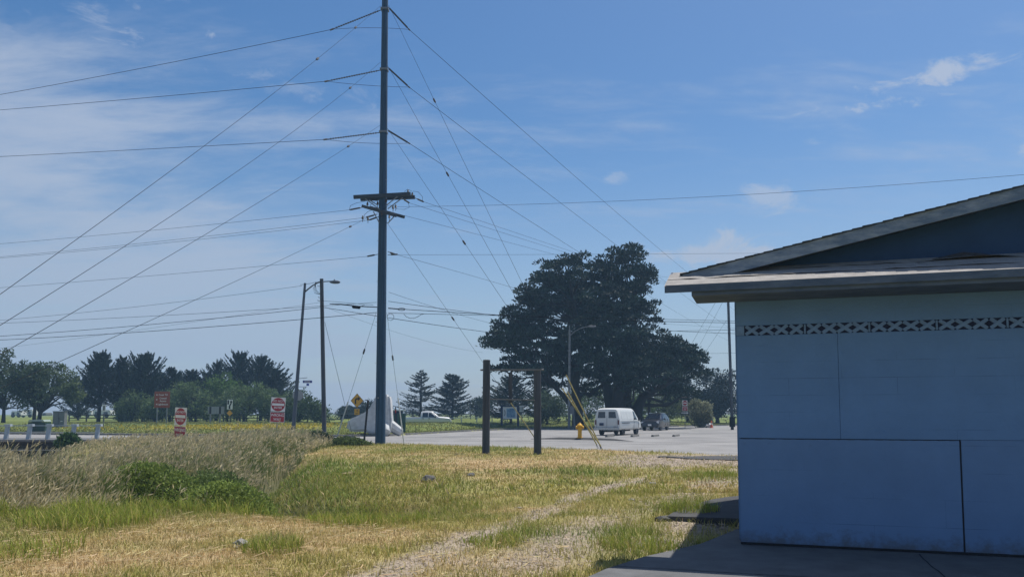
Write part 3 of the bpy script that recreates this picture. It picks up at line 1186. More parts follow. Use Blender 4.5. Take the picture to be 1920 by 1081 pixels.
# guys to the left anchor, over the weeds
gl = 'down guys from the tall pole to the anchor beyond the weeds'
ANCH_L = P(-700, 1056, 9.5)
for (py, mid, ex, nm) in [(12, (445, 228), (.14, .30), 'topmost'), (118, (300, 420), (.16,), 'second highest'), (236, (300, 490), (.17,), 'third highest'), (398, (300, 592), (.15,), 'lowest')]:
    a = pole_at(py) + Vector((-.2, -.1, 0))
    b = ANCH_L + Vector((rnd.uniform(-.3, .3), 0, 0))
    wire('guy_wire', '%s slanting guy from tall pole down across the weedy ditch' % nm, 'guy wire', a, b, mid, .0065, 'wire', None, 24, ex)


def guyed(name, label, py, gtop, gbot, d_end, mid=None, col='yellow_pvc', ex=(.3,), off=.2, r=.008):
    """a guy wire from the tall pole with a plastic guard on its lower end"""
    a = pole_at(py) + Vector((off, -.05, 0))
    b = P(gbot[0], gbot[1], d_end)
    b.z = hz(b.x, b.y) - .03
    o = wire(name, label, 'guy wire', a, b, None, r, 'wire', None, 24, ex)
    # guard runs along the lower part of the wire
    t0 = None
    best = 1e9
    for i in range(400):
        t = i / 400
        q = a.lerp(b, t)
        pp = proj(*q)
        e = abs(pp[1] - gtop[1])
        if e < best:
            best, t0 = e, t
    q0, q1 = a.lerp(b, t0), a.lerp(b, .985)
    MB().tube([q0 - a, q0.lerp(q1, .5) - a, q1 - a], [.030, .031, .032], 8).build('guy_guard', M[col], o)
    MB().tube([b - Vector((0, 0, .25)) - a, b + (a - b).normalized() * .5 - a], .014, 6).build('anchor_rod', M['steel'], o)
    return o


guyed('guy_wire', 'yellow guarded guy from top of tall pole anchored near the hydrant', 10, (1050, 703), (1131, 838), 36.2, ex=(.25,))
guyed('guy_wire', 'yellow guarded guy from upper third of tall pole anchored near the hydrant', 124, (1058, 732), (1126, 836), 36.6, ex=(.32,))
guyed('guy_wire', 'yellow guarded guy from middle of tall pole anchored near the hydrant', 240, (1072, 727), (1134, 838), 36.0, ex=(.4,))
guyed('guy_wire', 'yellow guarded guy from below the crossarms ending behind the sign posts', 415, (960, 752), (1006, 814), 52, ex=(.4,))
guyed('guy_wire', 'short steep guy with pale guard planted on the hydrant side of tall pole', 585, (746, 745), (758, 832), 41.5, ex=(.35,), col='pale_pvc', off=.28)
guyed('guy_wire', 'short steep guy with white guard planted toward the weeds beside tall pole', 585, (668, 752), (627, 832), 41.8, ex=(.3,), col='pale_pvc', off=-.28)

# dark slim post beside the pole
pb = P(682, 828, 43.0)
pt_ = P(690, 751, 43.0)
o = thing('marker_post', 'thin dark leaning steel post between the white concrete block and tall pole', 'post', (pb.x, pb.y, hz(pb.x, pb.y)))
MB().tube([(0, 0, -.1), (pt_.x - pb.x, 0, pt_.z - hz(pb.x, pb.y))], .055, 8).build('shaft', M['trim'], o)
MB().tube([(pt_.x - pb.x, 0, pt_.z - hz(pb.x, pb.y)), (pt_.x - pb.x + .003, 0, pt_.z - hz(pb.x, pb.y) + .06)], [.065, .05], 8).build('cap', M['trim'], o)

gd = 'thin wires of the street lines'
WL = [
    ('arm conductor strung from the crossarm of tall pole over the weeds, upper one', (655, 393, PD), (-500, 489, 55), (300, 430), .012, 'wire'),
    ('arm conductor strung from the lower arm of tall pole, one of a close pair, upper', (686, 407, PD), (-500, 516, 55), (300, 452), .012, 'wire'),
    ('arm conductor strung from the lower arm of tall pole, one of a close pair, lower', (692, 412, PD), (-500, 514, 56), (300, 456), .012, 'wire'),
    ('single neutral wire from the bracket below the crossarms out over the weeds', (688, 480, PD), (-500, 570, 55), (300, 515), .012, 'wire'),
    ('long thin wire from crossarm of tall pole passing high over the building roof', (745, 387, PD), (2300, 292, 30), (1380, 366), .011, 'wire'),
    ('level thin wire from bracket of tall pole to behind the gabled roof', (746, 477, PD), (1900, 468, 60), (1300, 475), .010, 'wire'),
    ('arm conductor from tall pole descending behind the big cypress, upper', (795, 378, PD), (1300, 545, 180), (950, 430), .013, 'wire'),
    ('arm conductor from tall pole descending behind the big cypress, middle', (768, 380, PD), (1300, 545, 180), (950, 438), .013, 'wire'),
    ('arm conductor from tall pole descending behind the big cypress, lower', (752, 402, PD), (1300, 548, 180), (900, 440), .013, 'wire'),
    ('neutral wire sloping from tall pole bracket into the big cypress crown', (741, 476, PD), (1300, 660, 150), (940, 532), .013, 'wire'),
    ('thin line from the slim timber pole top across the weeds', (566, 535, 51), (-500, 628, 60), (260, 574), .014, 'wire'),
    ('upper telephone cable from tall pole passing the street lamp', (706, 566, PD), (-500, 618, 60), (300, 591), .014, 'cable'),
    ('thick middle telephone cable hung on the slim timber pole', (603, 575, 50.5), (-500, 650, 60), (300, 606), .022, 'cable'),
    ('thick lowest telephone cable from tall pole passing the street lamp', (706, 585, PD), (-500, 646, 60), (300, 619), .022, 'cable'),
    ('faint far service wire behind the street lamp and trees', (600, 566, 51), (-400, 690, 90), (300, 612), .010, 'wire'),
    ('thick cable between the slim timber pole and tall pole', (604, 575, 50.5), (709, 592, PD), None, .020, 'cable'),
    ('thin strand between the slim timber pole and tall pole', (605, 563, 50.5), (700, 571, PD), None, .014, 'cable'),
    ('upper thick telephone cable from tall pole past the cypress to building side', (728, 577, PD), (1920, 588, 64), (940, 590), .024, 'cable'),
    ('second telephone cable close under the thickest one', (728, 564, PD), (1920, 594, 66), (940, 592), .018, 'cable'),
    ('lower telephone cable from tall pole past the cypress to building side', (728, 586, PD), (1920, 612, 66), (900, 590), .018, 'cable'),
    ('service cable drooping from tall pole to the lamp pole by cypress', (728, 595, PD), (1066, 638, 84), (900, 620), .022, 'cable'),
    ('service cable from the lamp pole by cypress toward the back trees', (1066, 622, 84), (1440, 655, 100), (1230, 655), .018, 'cable'),
    ('thin drop wire from tall pole fanning to the lamp pole by cypress', (729, 547, PD), (1066, 630, 84), (830, 580), .012, 'cable'),
    ('faint wire crossing low between tall pole and sign posts', (610, 575, 50.5), (905, 660, 80), (730, 618), .010, 'wire'),
    ('faint wire between building eave and cypress, upper', (1236, 517, 90), (1440, 545, 80), None, .012, 'wire'),
    ('faint wire between building eave and cypress, lower', (1225, 605, 95), (1440, 618, 80), None, .012, 'wire'),
    ('lone cable leaving the right hand cypress branches under the telephone cables', (1250, 620, 90), (1440, 616, 70), None, .026, 'cable'),
]
for (lab, A, B, mid, r_, m_) in WL:
    wire('overhead_wire', lab.replace('right hand ', ''), 'wire', A, B, mid, r_ * .72, m_)
for (A, B) in [((1345, 560, 82), (1270, 690, 110)), ((1358, 560, 82), (1310, 650, 110)), ((1362, 600, 82), (1322, 660, 105))]:
    wire('guy_wire', 'faint slanting guy beside the pole at the building corner', 'guy wire', A, B, None, .012, 'wire', 'guys of the pole at the building corner')

# splice case and figure-eight coil hung on the cables
o = thing('splice_case', 'black cylindrical splice case hung under cable beside tall pole', 'splice case', P(668, 575, PD))
MB().tube([(-.22, 0, .03), (-.18, 0, .02), (.18, 0, -.02), (.22, 0, -.03)], [.05, .085, .085, .05], 10).build('case', M['cable'], o)
MB().tube([(.2, 0, 0), (.33, 0, .08), (.45, 0, .11)], .012, 5).build('strap', M['cable'], o)
a_, b_ = P(618, 569, PD), P(707, 575, PD)
o = thing('cable_lead', 'thick spliced cable lead on the weedy side of tall pole', 'cable', a_)
MB().tube([Vector(), (b_ - a_) * .25 + Vector((0, 0, .02)), (b_ - a_) * .6 + Vector((0, 0, -.02)), b_ - a_], [.02, .035, .03, .025], 6).build('lead', M['cable'], o)
a_ = P(728, 577, PD)
o = thing('cable_snowshoe', 'teardrop cable storage loop on the wire beside tall pole', 'cable loop', a_)
c_ = P(753, 579, PD) - a_
MB().tube([Vector(), c_ * .8], .03, 6).build('lead', M['cable'], o)
MB().tube([c_ + Vector((.19 * math.cos(k * .3927), 0, .06 * math.sin(k * .3927))) for k in range(17)], .018, 5).build('loop', M['cable'], o)
a_ = P(757, 588, PD)
o = thing('drip_loop', 'slack drip loop hanging under cable beside tall pole', 'cable loop', a_)
MB().tube([Vector((.028 * PD / 42.6 * x, 0, -.028 * y)) for x, y in [(0, 0), (5, 5), (12, 8), (20, 8), (27, 5), (33, 1), (38, 0)]], .013, 5).build('loop', M['cable'], o)


# ------------------------------------------------------------------ poles
def simple_pole(name, label, pb_, pt2, d, r0, r1, m='pole', cat='utility pole', dtop=None):
    b = P(pb_[0], pb_[1], d)
    zg = hz(b.x, b.y)
    t2 = P(pt2[0], pt2[1], d)
    t = thing(name, label, cat, (b.x, d, zg - .03))
    base = Vector((b.x, d, zg - .03))
    # keep the drawn lean, but stand it on the ground
    lean = (t2.x - b.x) / (t2.z - b.z)
    bx = lean * (zg - b.z)
    MB().tube([Vector((bx, 0, 0)), (t2 - base) * .5 + Vector((bx, 0, 0)) * .5, t2 - base], [r0, (r0 + r1) / 2, r1], 14).build('pole_shaft', M[m], t, smooth=50)
    return t, base


t, base = simple_pole('utility_pole', 'slim weathered timber pole standing in the weeds beside the street lamp', (608, 812), (603, 522), 50.5, .145, .115, 'oldwood')
for (px, py) in [(599, 536), (600, 557), (599, 563), (604, 566)]:
    MB().tube([P(px + 3, py, 50.4) - base, P(px - 3, py, 50.4) - base, P(px - 3, py - 2, 50.4) - base], .018, 6).build('bracket', M['steel'], t)
for k in range(4):
    MB().tube([P(594 - k, 528, 50.4) - base, P(587 + k * 2, 540 + k, 50.4) - base, P(590 + k * 3, 549, 50.4) - base, P(600, 551, 50.4) - base], .011, 5).build('jumper_wire', M['wire'], t)
MB().tube([P(563, 533, 50.8) - base, P(580, 531, 50.6) - base, P(600, 527, 50.4) - base], .012, 5).build('jumper_wire', M['wire'], t)
wire('guy_wire', 'thin guy leaning from the slim timber pole toward the white concrete block', 'guy wire', P(609, 603, 50.5), Vector((P(662, 806, 54).x, 54, .0)), None, .012, 'wire', None, 12, (.75,))

t, base = simple_pole('street_lamp', 'leaning steel street lamp with long mast arm and street name signs', (550, 803), (572, 530), 58, .15, .085, 'steel_pole', 'street lamp')
pts = [P(571, 547, 58), P(578, 541, 58), P(587, 534, 57.8), P(597, 529, 57.4), P(609, 527, 57), P(622, 526.5, 56.7)]
MB().tube([p - base for p in pts], [.06, .055, .05, .045, .04, .04], 8).build('mast_arm', M['steel_pole'], t, smooth=50)
c = P(629, 528, 56.6) - base
m = MB()
m.lathe([(.03, -.42), (.10, -.30), (.13, -.05), (.12, .2), (.06, .33)], c, 10, 'X')
m.build('luminaire', M['steel_pole'], t, smooth=60)
MB().tube([P(627, 525, 56.6) - base, P(627, 523, 56.6) - base], .04, 8).build('photocell', M['insul'], t)
c = P(576.5, 714.5, 57.8) - base
o = MB().box(c, (.66, .03, .18)).build('street_name_sign', M['sign_blue'], t)
MB().box(c + Vector((0, -.018, 0)), (.42, .004, .05)).build('name_strip', M['sign_white'], o)
MB().box(P(577, 720, 57.6) - base, (.28, .03, .16), (0, 0, R(70))).build('street_name_sign', M['sign_blue'], t)
MB().tube([P(558, 709, 58) - base, P(576, 707, 57.8) - base], .02, 6).build('sign_bracket', M['steel_pole'], t)
MB().tube([P(558, 724, 58) - base, P(576, 724, 57.8) - base], .02, 6).build('sign_bracket', M['steel_pole'], t)
c = P(557, 740, 57.8) - base
oc = [(c.x + .40 * math.cos(R(22.5 + 45 * k)), c.z + .40 * math.sin(R(22.5 + 45 * k))) for k in range(8)]
MB().prism(oc, c.y + .20, c.y + .215).build('stop_sign_back', M['sign_back'], t)

t, base = simple_pole('street_lamp', 'old grey timber pole with curved lamp arm in front of the big cypress', (1067, 798), (1068, 618), 84, .15, .11, 'wood_grey', 'street lamp')
pts = [P(1069, 628, 84), P(1078, 620, 83.8), P(1090, 614, 83.5), P(1104, 611, 83)]
MB().tube([p - base for p in pts], .045, 7).build('mast_arm', M['steel'], t)
MB().lathe([(.03, -.45), (.12, -.2), (.12, .2), (.05, .4)], P(1110, 611, 83) - base, 8, 'X').build('luminaire', M['steel'], t)
MB().tube([P(1068, 625, 84) - base, P(1068, 609, 84) - base], .05, 6).build('pole_top_pin', M['steel'], t)
MB().box(P(1072, 768, 83.7) - base, (.34, .25, .75)).build('meter_box', M['grey_box'], t, bevel=.02)
t, base = simple_pole('utility_pole', 'short grey timber stub pole beside the lamp pole by cypress', (1077, 797), (1075, 762), 85, .10, .09, 'wood_grey')
MB().box(P(1075, 760, 85) - base, (.5, .1, .1)).build('stub_cap', M['wood_grey'], t)
t, base = simple_pole('utility_pole', 'tall timber pole glimpsed against the building corner', (1373, 800), (1364, 522), 82, .16, .12, 'oldwood')
MB().box(P(1373, 790, 81.7) - base, (.46, .46, 1.0)).build('pole_wrap', M['cable'], t)
t, base = simple_pole('utility_pole', 'dark timber pole partly hidden behind the van and cypress limbs', (1217, 792), (1217, 736), 98, .20, .18, 'bark')
MB().box(P(1217, 748, 97.8) - base, (.5, .3, .5)).build('equipment_box', M['dark'], t)


# ------------------------------------------------------------------ timber sign frame
def build_sign_frame():
    d = 31.0
    bx = P(911, 850, d).x
    t = thing('timber_signpost', 'empty timber sign frame of two thick posts and rails on the mown bank', 'sign frame', (bx, d, hz(bx, d) - .05))
    base = Vector((bx, d, hz(bx, d) - .05))
    for (xb, xt, yt, dd) in ((911, 912.5, 674, d), (1008, 1007.5, 692, d + .3)):
        b = P(xb, 853, dd)
        tp = P(xt, yt, dd)
        b.z = base.z
        m = MB()
        m.tube([b - base, (b - base).lerp(tp - base, .5), tp - base], [.15, .147, .143], 14)
        m.build('post', M['oldwood'], t, smooth=40)
        MB().tube([tp - base, tp - base + Vector((0, 0, .012))], [.138, .10], 14).build('post_top', M['wood_grey'], t)
    for (pa, pb2) in (((903, 692.5), (1016, 692.5)), ((917, 747), (1003, 749))):
        A, B = P(pa[0], pa[1], d + .1) - base, P(pb2[0], pb2[1], d + .3) - base
        A.y = B.y = .14
        MB().bar(A, B, .06, .065 if pa[1] < 700 else .05).build('rail', M['wood_grey'], t, bevel=.006)
    A, B = P(957, 697, d + .2) - base, P(957, 754, d + .2) - base
    A.y = B.y = .22
    MB().bar(A, B, .05, .15).build('upright_board', M['oldwood'], t, bevel=.006)
    for (px, py) in ((903, 692.5), (1017, 692)):
        p = P(px, py, d + .15) - base
        MB().tube([p - Vector((.05, 0, 0)), p + Vector((.05, 0, 0))], .035, 8).build('bolt', M['steel'], t)


build_sign_frame()


# ------------------------------------------------------------------ signs
def text_mesh(s, size, m, name='lettering'):
    cu = bpy.data.curves.new('t', 'FONT')
    cu.body = s
    cu.size = size
    cu.align_x = 'CENTER'
    cu.align_y = 'CENTER'
    cu.extrude = .002
    cu.offset = size * .012
    ob = bpy.data.objects.new('t', cu)
    me = bpy.data.meshes.new_from_object(ob)
    bpy.data.objects.remove(ob)
    bpy.data.curves.remove(cu)
    me.transform(Matrix.Rotation(math.pi / 2, 4, 'X'))
    me.materials.clear()
    me.materials.append(m)
    me.name = name
    return me


def put_text(s, size, x, y, z, parent, m, sx=1.0):
    o = link('lettering', text_mesh(s, size, m), parent)
    o.location = (x, y, z)
    o.scale = (sx, 1, 1)
    return o


def sign_post(t, h, r=.03, m='steel', x=0.0, y=.04):
    MB().tube([(x, y, -.2), (x, y, h)], r, 8).build('post', M[m], t)


def disc(cx, cz, r, y0, y1, n=28, sx=1.0):
    return MB().prism([(cx + r * sx * math.cos(2 * math.pi * k / n), cz + r * math.sin(2 * math.pi * k / n)) for k in range(n)], y0, y1)


def wrong_way(label, px, py_top, d, rot, s, zbase=None, lean=0.0):
    top = P(px, py_top, d)
    zg = hz(top.x, d)
    t = thing('wrong_way_sign', label, 'traffic sign', (top.x, d, zg), rot)
    t.rotation_euler[1] = lean
    h = top.z - zg
    sign_post(t, h - .02)
    zc = h - s / 2
    p = MB().box((0, 0, zc), (s, .012, s)).build('do_not_enter_plate', M['sign_white'], t, bevel=.003)
    disc(0, zc, s * .475, -.012, -.007).build('red_disc', M['sign_red'], p)
    MB().box((0, -.014, zc), (s * .84, .005, s * .17)).build('white_bar', M['sign_white'], p)
    put_text('DO NOT', s * .20, 0, -.016, zc + s * .24, p, M['sign_white'], .95)
    put_text('ENTER', s * .20, 0, -.016, zc - s * .23, p, M['sign_white'], .95)
    h2 = s * .70
    z2 = zc - s / 2 - .05 - h2 / 2
    q = MB().box((0, 0, z2), (s * 1.0, .012, h2)).build('wrong_way_plate', M['sign_white'], t, bevel=.003)
    MB().box((0, -.009, z2), (s * .95, .006, h2 * .93)).build('red_field', M['sign_red'], q)
    put_text('WRONG', s * .25, 0, -.014, z2 + h2 * .20, q, M['sign_white'], .92)
    put_text('WAY', s * .25, 0, -.014, z2 - h2 * .22, q, M['sign_white'], .92)
    return t


wrong_way('do not enter and wrong way signs on one post beside the leaning street lamp', 519, 744, 53, R(6), .93, lean=R(2.5))
wrong_way('do not enter and wrong way signs turned aside, sunk in weeds before brown board', 338, 763, 43.5, R(-30), .96, lean=R(2))


def build_far_red_sign():
    d = 92
    top = P(1284, 748, d)
    zg = hz(top.x, d)
    t = thing('wrong_way_sign', 'small red signs and black one way arrow on post before the pale bush', 'traffic sign', (top.x, d, zg), R(8))
    h = top.z - zg
    sign_post(t, h, .035)
    for k, z in enumerate((h - .38, h - 1.02)):
        p = MB().box((0, 0, z), (.62, .012, .58)).build('do_not_enter_plate' if k == 0 else 'wrong_way_plate', M['sign_white'], t)
        if k == 0:
            disc(0, z, .27, -.012, -.007).build('red_disc', M['sign_red'], p)
            MB().box((0, -.014, z), (.46, .005, .1)).build('white_bar', M['sign_white'], p)
        else:
            MB().box((0, -.009, z), (.58, .006, .52)).build('red_field', M['sign_red'], p)
            put_text('WRONG', .16, 0, -.014, z + .1, p, M['sign_white'], .9)
            put_text('WAY', .16, 0, -.014, z - .12, p, M['sign_white'], .9)
    z = h - 1.52
    p = MB().box((0, 0, z), (1.0, .012, .32)).build('one_way_plate', M['sign_black'], t)
    MB().prism([(-.42, z - .07), (.22, z - .07), (.22, z - .12), (.44, z), (.22, z + .12), (.22, z + .07), (-.42, z + .07)], -.012, -.007).build('arrow', M['sign_white'], p)
    put_text('ONE WAY', .13, -.06, -.014, z, p, M['sign_black'], .9)


build_far_red_sign()


def build_small_signs():
    # destination sign
    d = 88
    c = P(304, 748, d)
    zg = hz(c.x, d)
    t = thing('destination_sign', 'reddish brown destination board on two posts before the shrubs', 'sign', (c.x, d, zg), R(4))
    for x in (-.52, .52):
        MB().box((x, .06, (c.z - zg) / 2), (.13, .1, c.z - zg + .4)).build('post', M['steel'], t)
    z = c.z - zg
    p = MB().box((0, 0, z), (1.66, .02, 1.78)).build('board', M['sign_orange'], t, bevel=.006)
    for k, (s, zz) in enumerate([('Coast Trl', .52), ('Coastal', .14), ('Access', -.16), ('Lighthouse', -.52)]):
        put_text(s, .26, .10, -.016, z + zz, p, M['sign_white'], .95)
    for zz in (.52, 0, -.52):
        MB().prism([(-.66, z + zz), (-.52, z + zz + .09), (-.52, z + zz - .09)], -.018, -.012).build('arrow', M['sign_white'], p)
    # back of a board with stiles
    d = 92
    c = P(405, 770, d)
    zg = hz(c.x, d)
    t = thing('sign_board', 'grey sign seen from its back on two pale posts by the shrubs', 'sign', (c.x, d, zg), R(5))
    z = c.z - zg
    for x in (-.63, .45):
        MB().box((x, .05, (z) / 2 - .1), (.15, .12, z + .3)).build('post', M['steel'], t)
    MB().box((0, 0, z + .12), (1.85, .02, .86)).build('board', M['sign_back'], t)
    for x in (-.63, .45):
        MB().box((x, -.03, z + .12), (.22, .03, .8)).build('stile', M['trim'], t)
    for x in (-.85, -.2, .1, .82):
        MB().box((x, -.02, z + .12), (.03, .02, .84)).build('stiffener', M['steel'], t)
    # keep right with a yellow marker
    d = 90
    c = P(431, 757, d)
    zg = hz(c.x, d)
    t = thing('keep_right_sign', 'white keep right arrow sign above small yellow diamond by the shrubs', 'traffic sign', (c.x, d, zg), R(3))
    z = c.z - zg
    sign_post(t, z + .4, .035)
    p = MB().box((0, 0, z), (.62, .012, 1.1)).build('arrow_plate', M['sign_white'], t)
    MB().prism([(-.12, z - .5), (.06, z - .5), (.06, z - .2), (.2, z + .1), (.2, z + .22), (.28, z + .22), (.13, z + .5), (-.02, z + .22), (.06, z + .22), (.06, z + .12), (-.12, z - .18)], -.012, -.007).build('arrow', M['sign_black'], p)
    MB().box((-.18, -.009, z + .24), (.17, .006, .48)).build('island_mark', M['sign_black'], p)
    q = MB().box((0, 0, z - .98), (.46, .012, .46), (0, R(45), 0)).build('yellow_marker', M['sign_yellow'], t)
    # small post sign
    d = 72
    c = P(195, 764, d)
    zg = hz(c.x, d)
    t = thing('speed_sign', 'small white upright sign on thin post under the dark cypress', 'traffic sign', (c.x, d, zg), R(4))
    z = c.z - zg
    sign_post(t, z + .3, .03)
    p = MB().box((0, 0, z), (.32, .012, .62)).build('plate', M['sign_white'], t)
    MB().box((0, -.008, z), (.12, .005, .42)).build('dark_mark', M['sign_black'], p)
    # right turn warning
    d = 70
    c = P(669.5, 750, d)
    zg = hz(c.x, d)
    t = thing('turn_warning_sign', 'orange yellow right turn diamond sign above small speed plate behind white block', 'traffic sign', (c.x, d, zg))
    z = c.z - zg
    sign_post(t, z, .04)
    s = .64
    p = MB().prism([(0, z + s), (s * .88, z), (0, z - s), (-s * .88, z)], -.006, .006).build('diamond_plate', M['sign_black'], t)
    p2 = MB().prism([(0, z + s * .93), (s * .82, z), (0, z - s * .93), (-s * .82, z)], -.013, -.008).build('yellow_field', M['sign_yellow'], p)
    MB().prism([(-.20, z - .3), (-.07, z - .3), (-.07, z + .05), (-.02, z + .10), (.08, z + .10), (.08, z - .02), (.30, z + .17), (.08, z + .36), (.08, z + .23), (-.06, z + .23), (-.20, z + .10)], -.02, -.015).build('arrow', M['sign_black'], p)
    z2 = z - s - .33
    q = MB().box((0, 0, z2), (.44, .012, .52)).build('speed_plate', M['sign_yellow'], t)
    put_text('15', .26, 0, -.012, z2 + .08, q, M['sign_black'])
    put_text('MPH', .13, 0, -.012, z2 - .15, q, M['sign_black'])
    # info board in blue frame
    d = 90
    c = P(956, 776, d)
    zg = hz(c.x, d)
    t = thing('notice_board', 'blue framed notice board standing on the lawn behind sign frame', 'notice board', (c.x, d, zg), R(3))
    z = c.z - zg
    for x in (-.92, .92):
        MB().box((x, 0, (z + 1.0) / 2 - .1), (.24, .2, z + 1.1)).build('post', M['navy'], t)
    p = MB().box((0, 0, z + .18), (1.58, .06, 1.35)).build('board', M['sign_white'], t)
    MB().box((.12, -.04, z + .18), (.98, .01, 1.0)).build('map_panel', mat('map_print', (.10, .22, .36), .5, col2=(.28, .42, .52), thr=(.4, .6), scale=4), p)
    MB().prism([(-.62, z + .5), (-.55, z + .5), (-.5, z + .18), (-.55, z - .14), (-.62, z - .14), (-.56, z + .18)], -.045, -.035).build('printed_mark', M['sign_black'], p)
    MB().box((0, 0, z + .95), (2.1, .3, .14)).build('cap_rail', M['navy'], t)
    # small white sign
    d = 94
    c = P(977, 765, d)
    zg = hz(c.x, d)
    t = thing('small_sign', 'small white sign with dark bars on thin post beyond the notice board', 'sign', (c.x, d, zg))
    z = c.z - zg
    sign_post(t, z, .04)
    p = MB().box((0, 0, z), (.62, .012, .72)).build('plate', M['sign_white'], t)
    for x in (-.16, .0, .16):
        MB().box((x, -.009, z - .02), (.06, .005, .42)).build('dark_mark', M['sign_black'], p)


build_small_signs()


# ------------------------------------------------------------------ white concrete dolos
def build_dolos():
    d = 57.6
    k = d / F
    c = P(705, 812, d)
    zg = hz(c.x, d + 1)
    t = thing('concrete_dolos', 'big white cast concrete breakwater block with angled limbs on the lawn edge', 'concrete block', (c.x, d + 1.2, zg))
    def limb(a, b, r0, r1, rm=None, n=10, sy=1.0, twist=R(22.5), mid=.35):
        a, b = Vector(a), Vector(b)
        tt = (b - a).normalized()
        ref = Vector((0, 1, 0)) if abs(tt.y) < .8 else Vector((0, 0, 1))
        u = tt.cross(ref).normalized()
        v = tt.cross(u)
        m = MB()
        vs_, fs = [], []
        prof = [(0, r0), (.12, r0 * .86 + r1 * .14), (.3, (rm or r1 * 1.15)), (.6, (rm or r1 * 1.15) * .55 + r1 * .45), (.93, r1), (.985, r1 * .93), (1.0, r1 * .84)]
        for f, r_ in prof:
            for i in range(8 * 2):
                an = 2 * math.pi * i / 16 + twist
                w = 1.0 / max(abs(math.cos(((an - twist + math.pi / 8) % (math.pi / 4)) - math.pi / 8)), .2)
                vs_.append(a + (b - a) * f + u * math.cos(an) * r_ * w + v * math.sin(an) * r_ * w * sy)
        for i in range(len(prof) - 1):
            for j in range(16):
                j2 = (j + 1) % 16
                fs.append((i * 16 + j, i * 16 + j2, (i + 1) * 16 + j2, (i + 1) * 16 + j))
        fs.append(tuple(range(16)))
        fs.append(tuple((len(prof) - 1) * 16 + j for j in range(16)))
        m.add(vs_, fs)
        return m
    # shank and upright fluke, cast in one with a hollow curve between
    pr = [(647, 806), (645.5, 792), (650, 784), (666, 778), (680, 771), (689, 763), (695, 752), (699, 743), (703, 738.5), (709, 737), (725, 737), (728, 748), (731, 785), (729, 813), (692, 814), (682, 807), (664, 808)]
    m = MB()
    m.prism([((a - 705) * k, (813 - b) * k) for a, b in pr], -.62, .62)
    m.build('main_fluke', M['dolos'], t, bevel=.16, smooth=24)
    # second fluke across
    limb((.3, .25, .95), (1.62, .1, .13), .62, .30, .42).build('cross_fluke', M['dolos'], t, smooth=28)
    limb((.2, -.1, .9), (.62, -.95, .12), .62, .36, .46).build('cross_fluke', M['dolos'], t, smooth=28)


build_dolos()


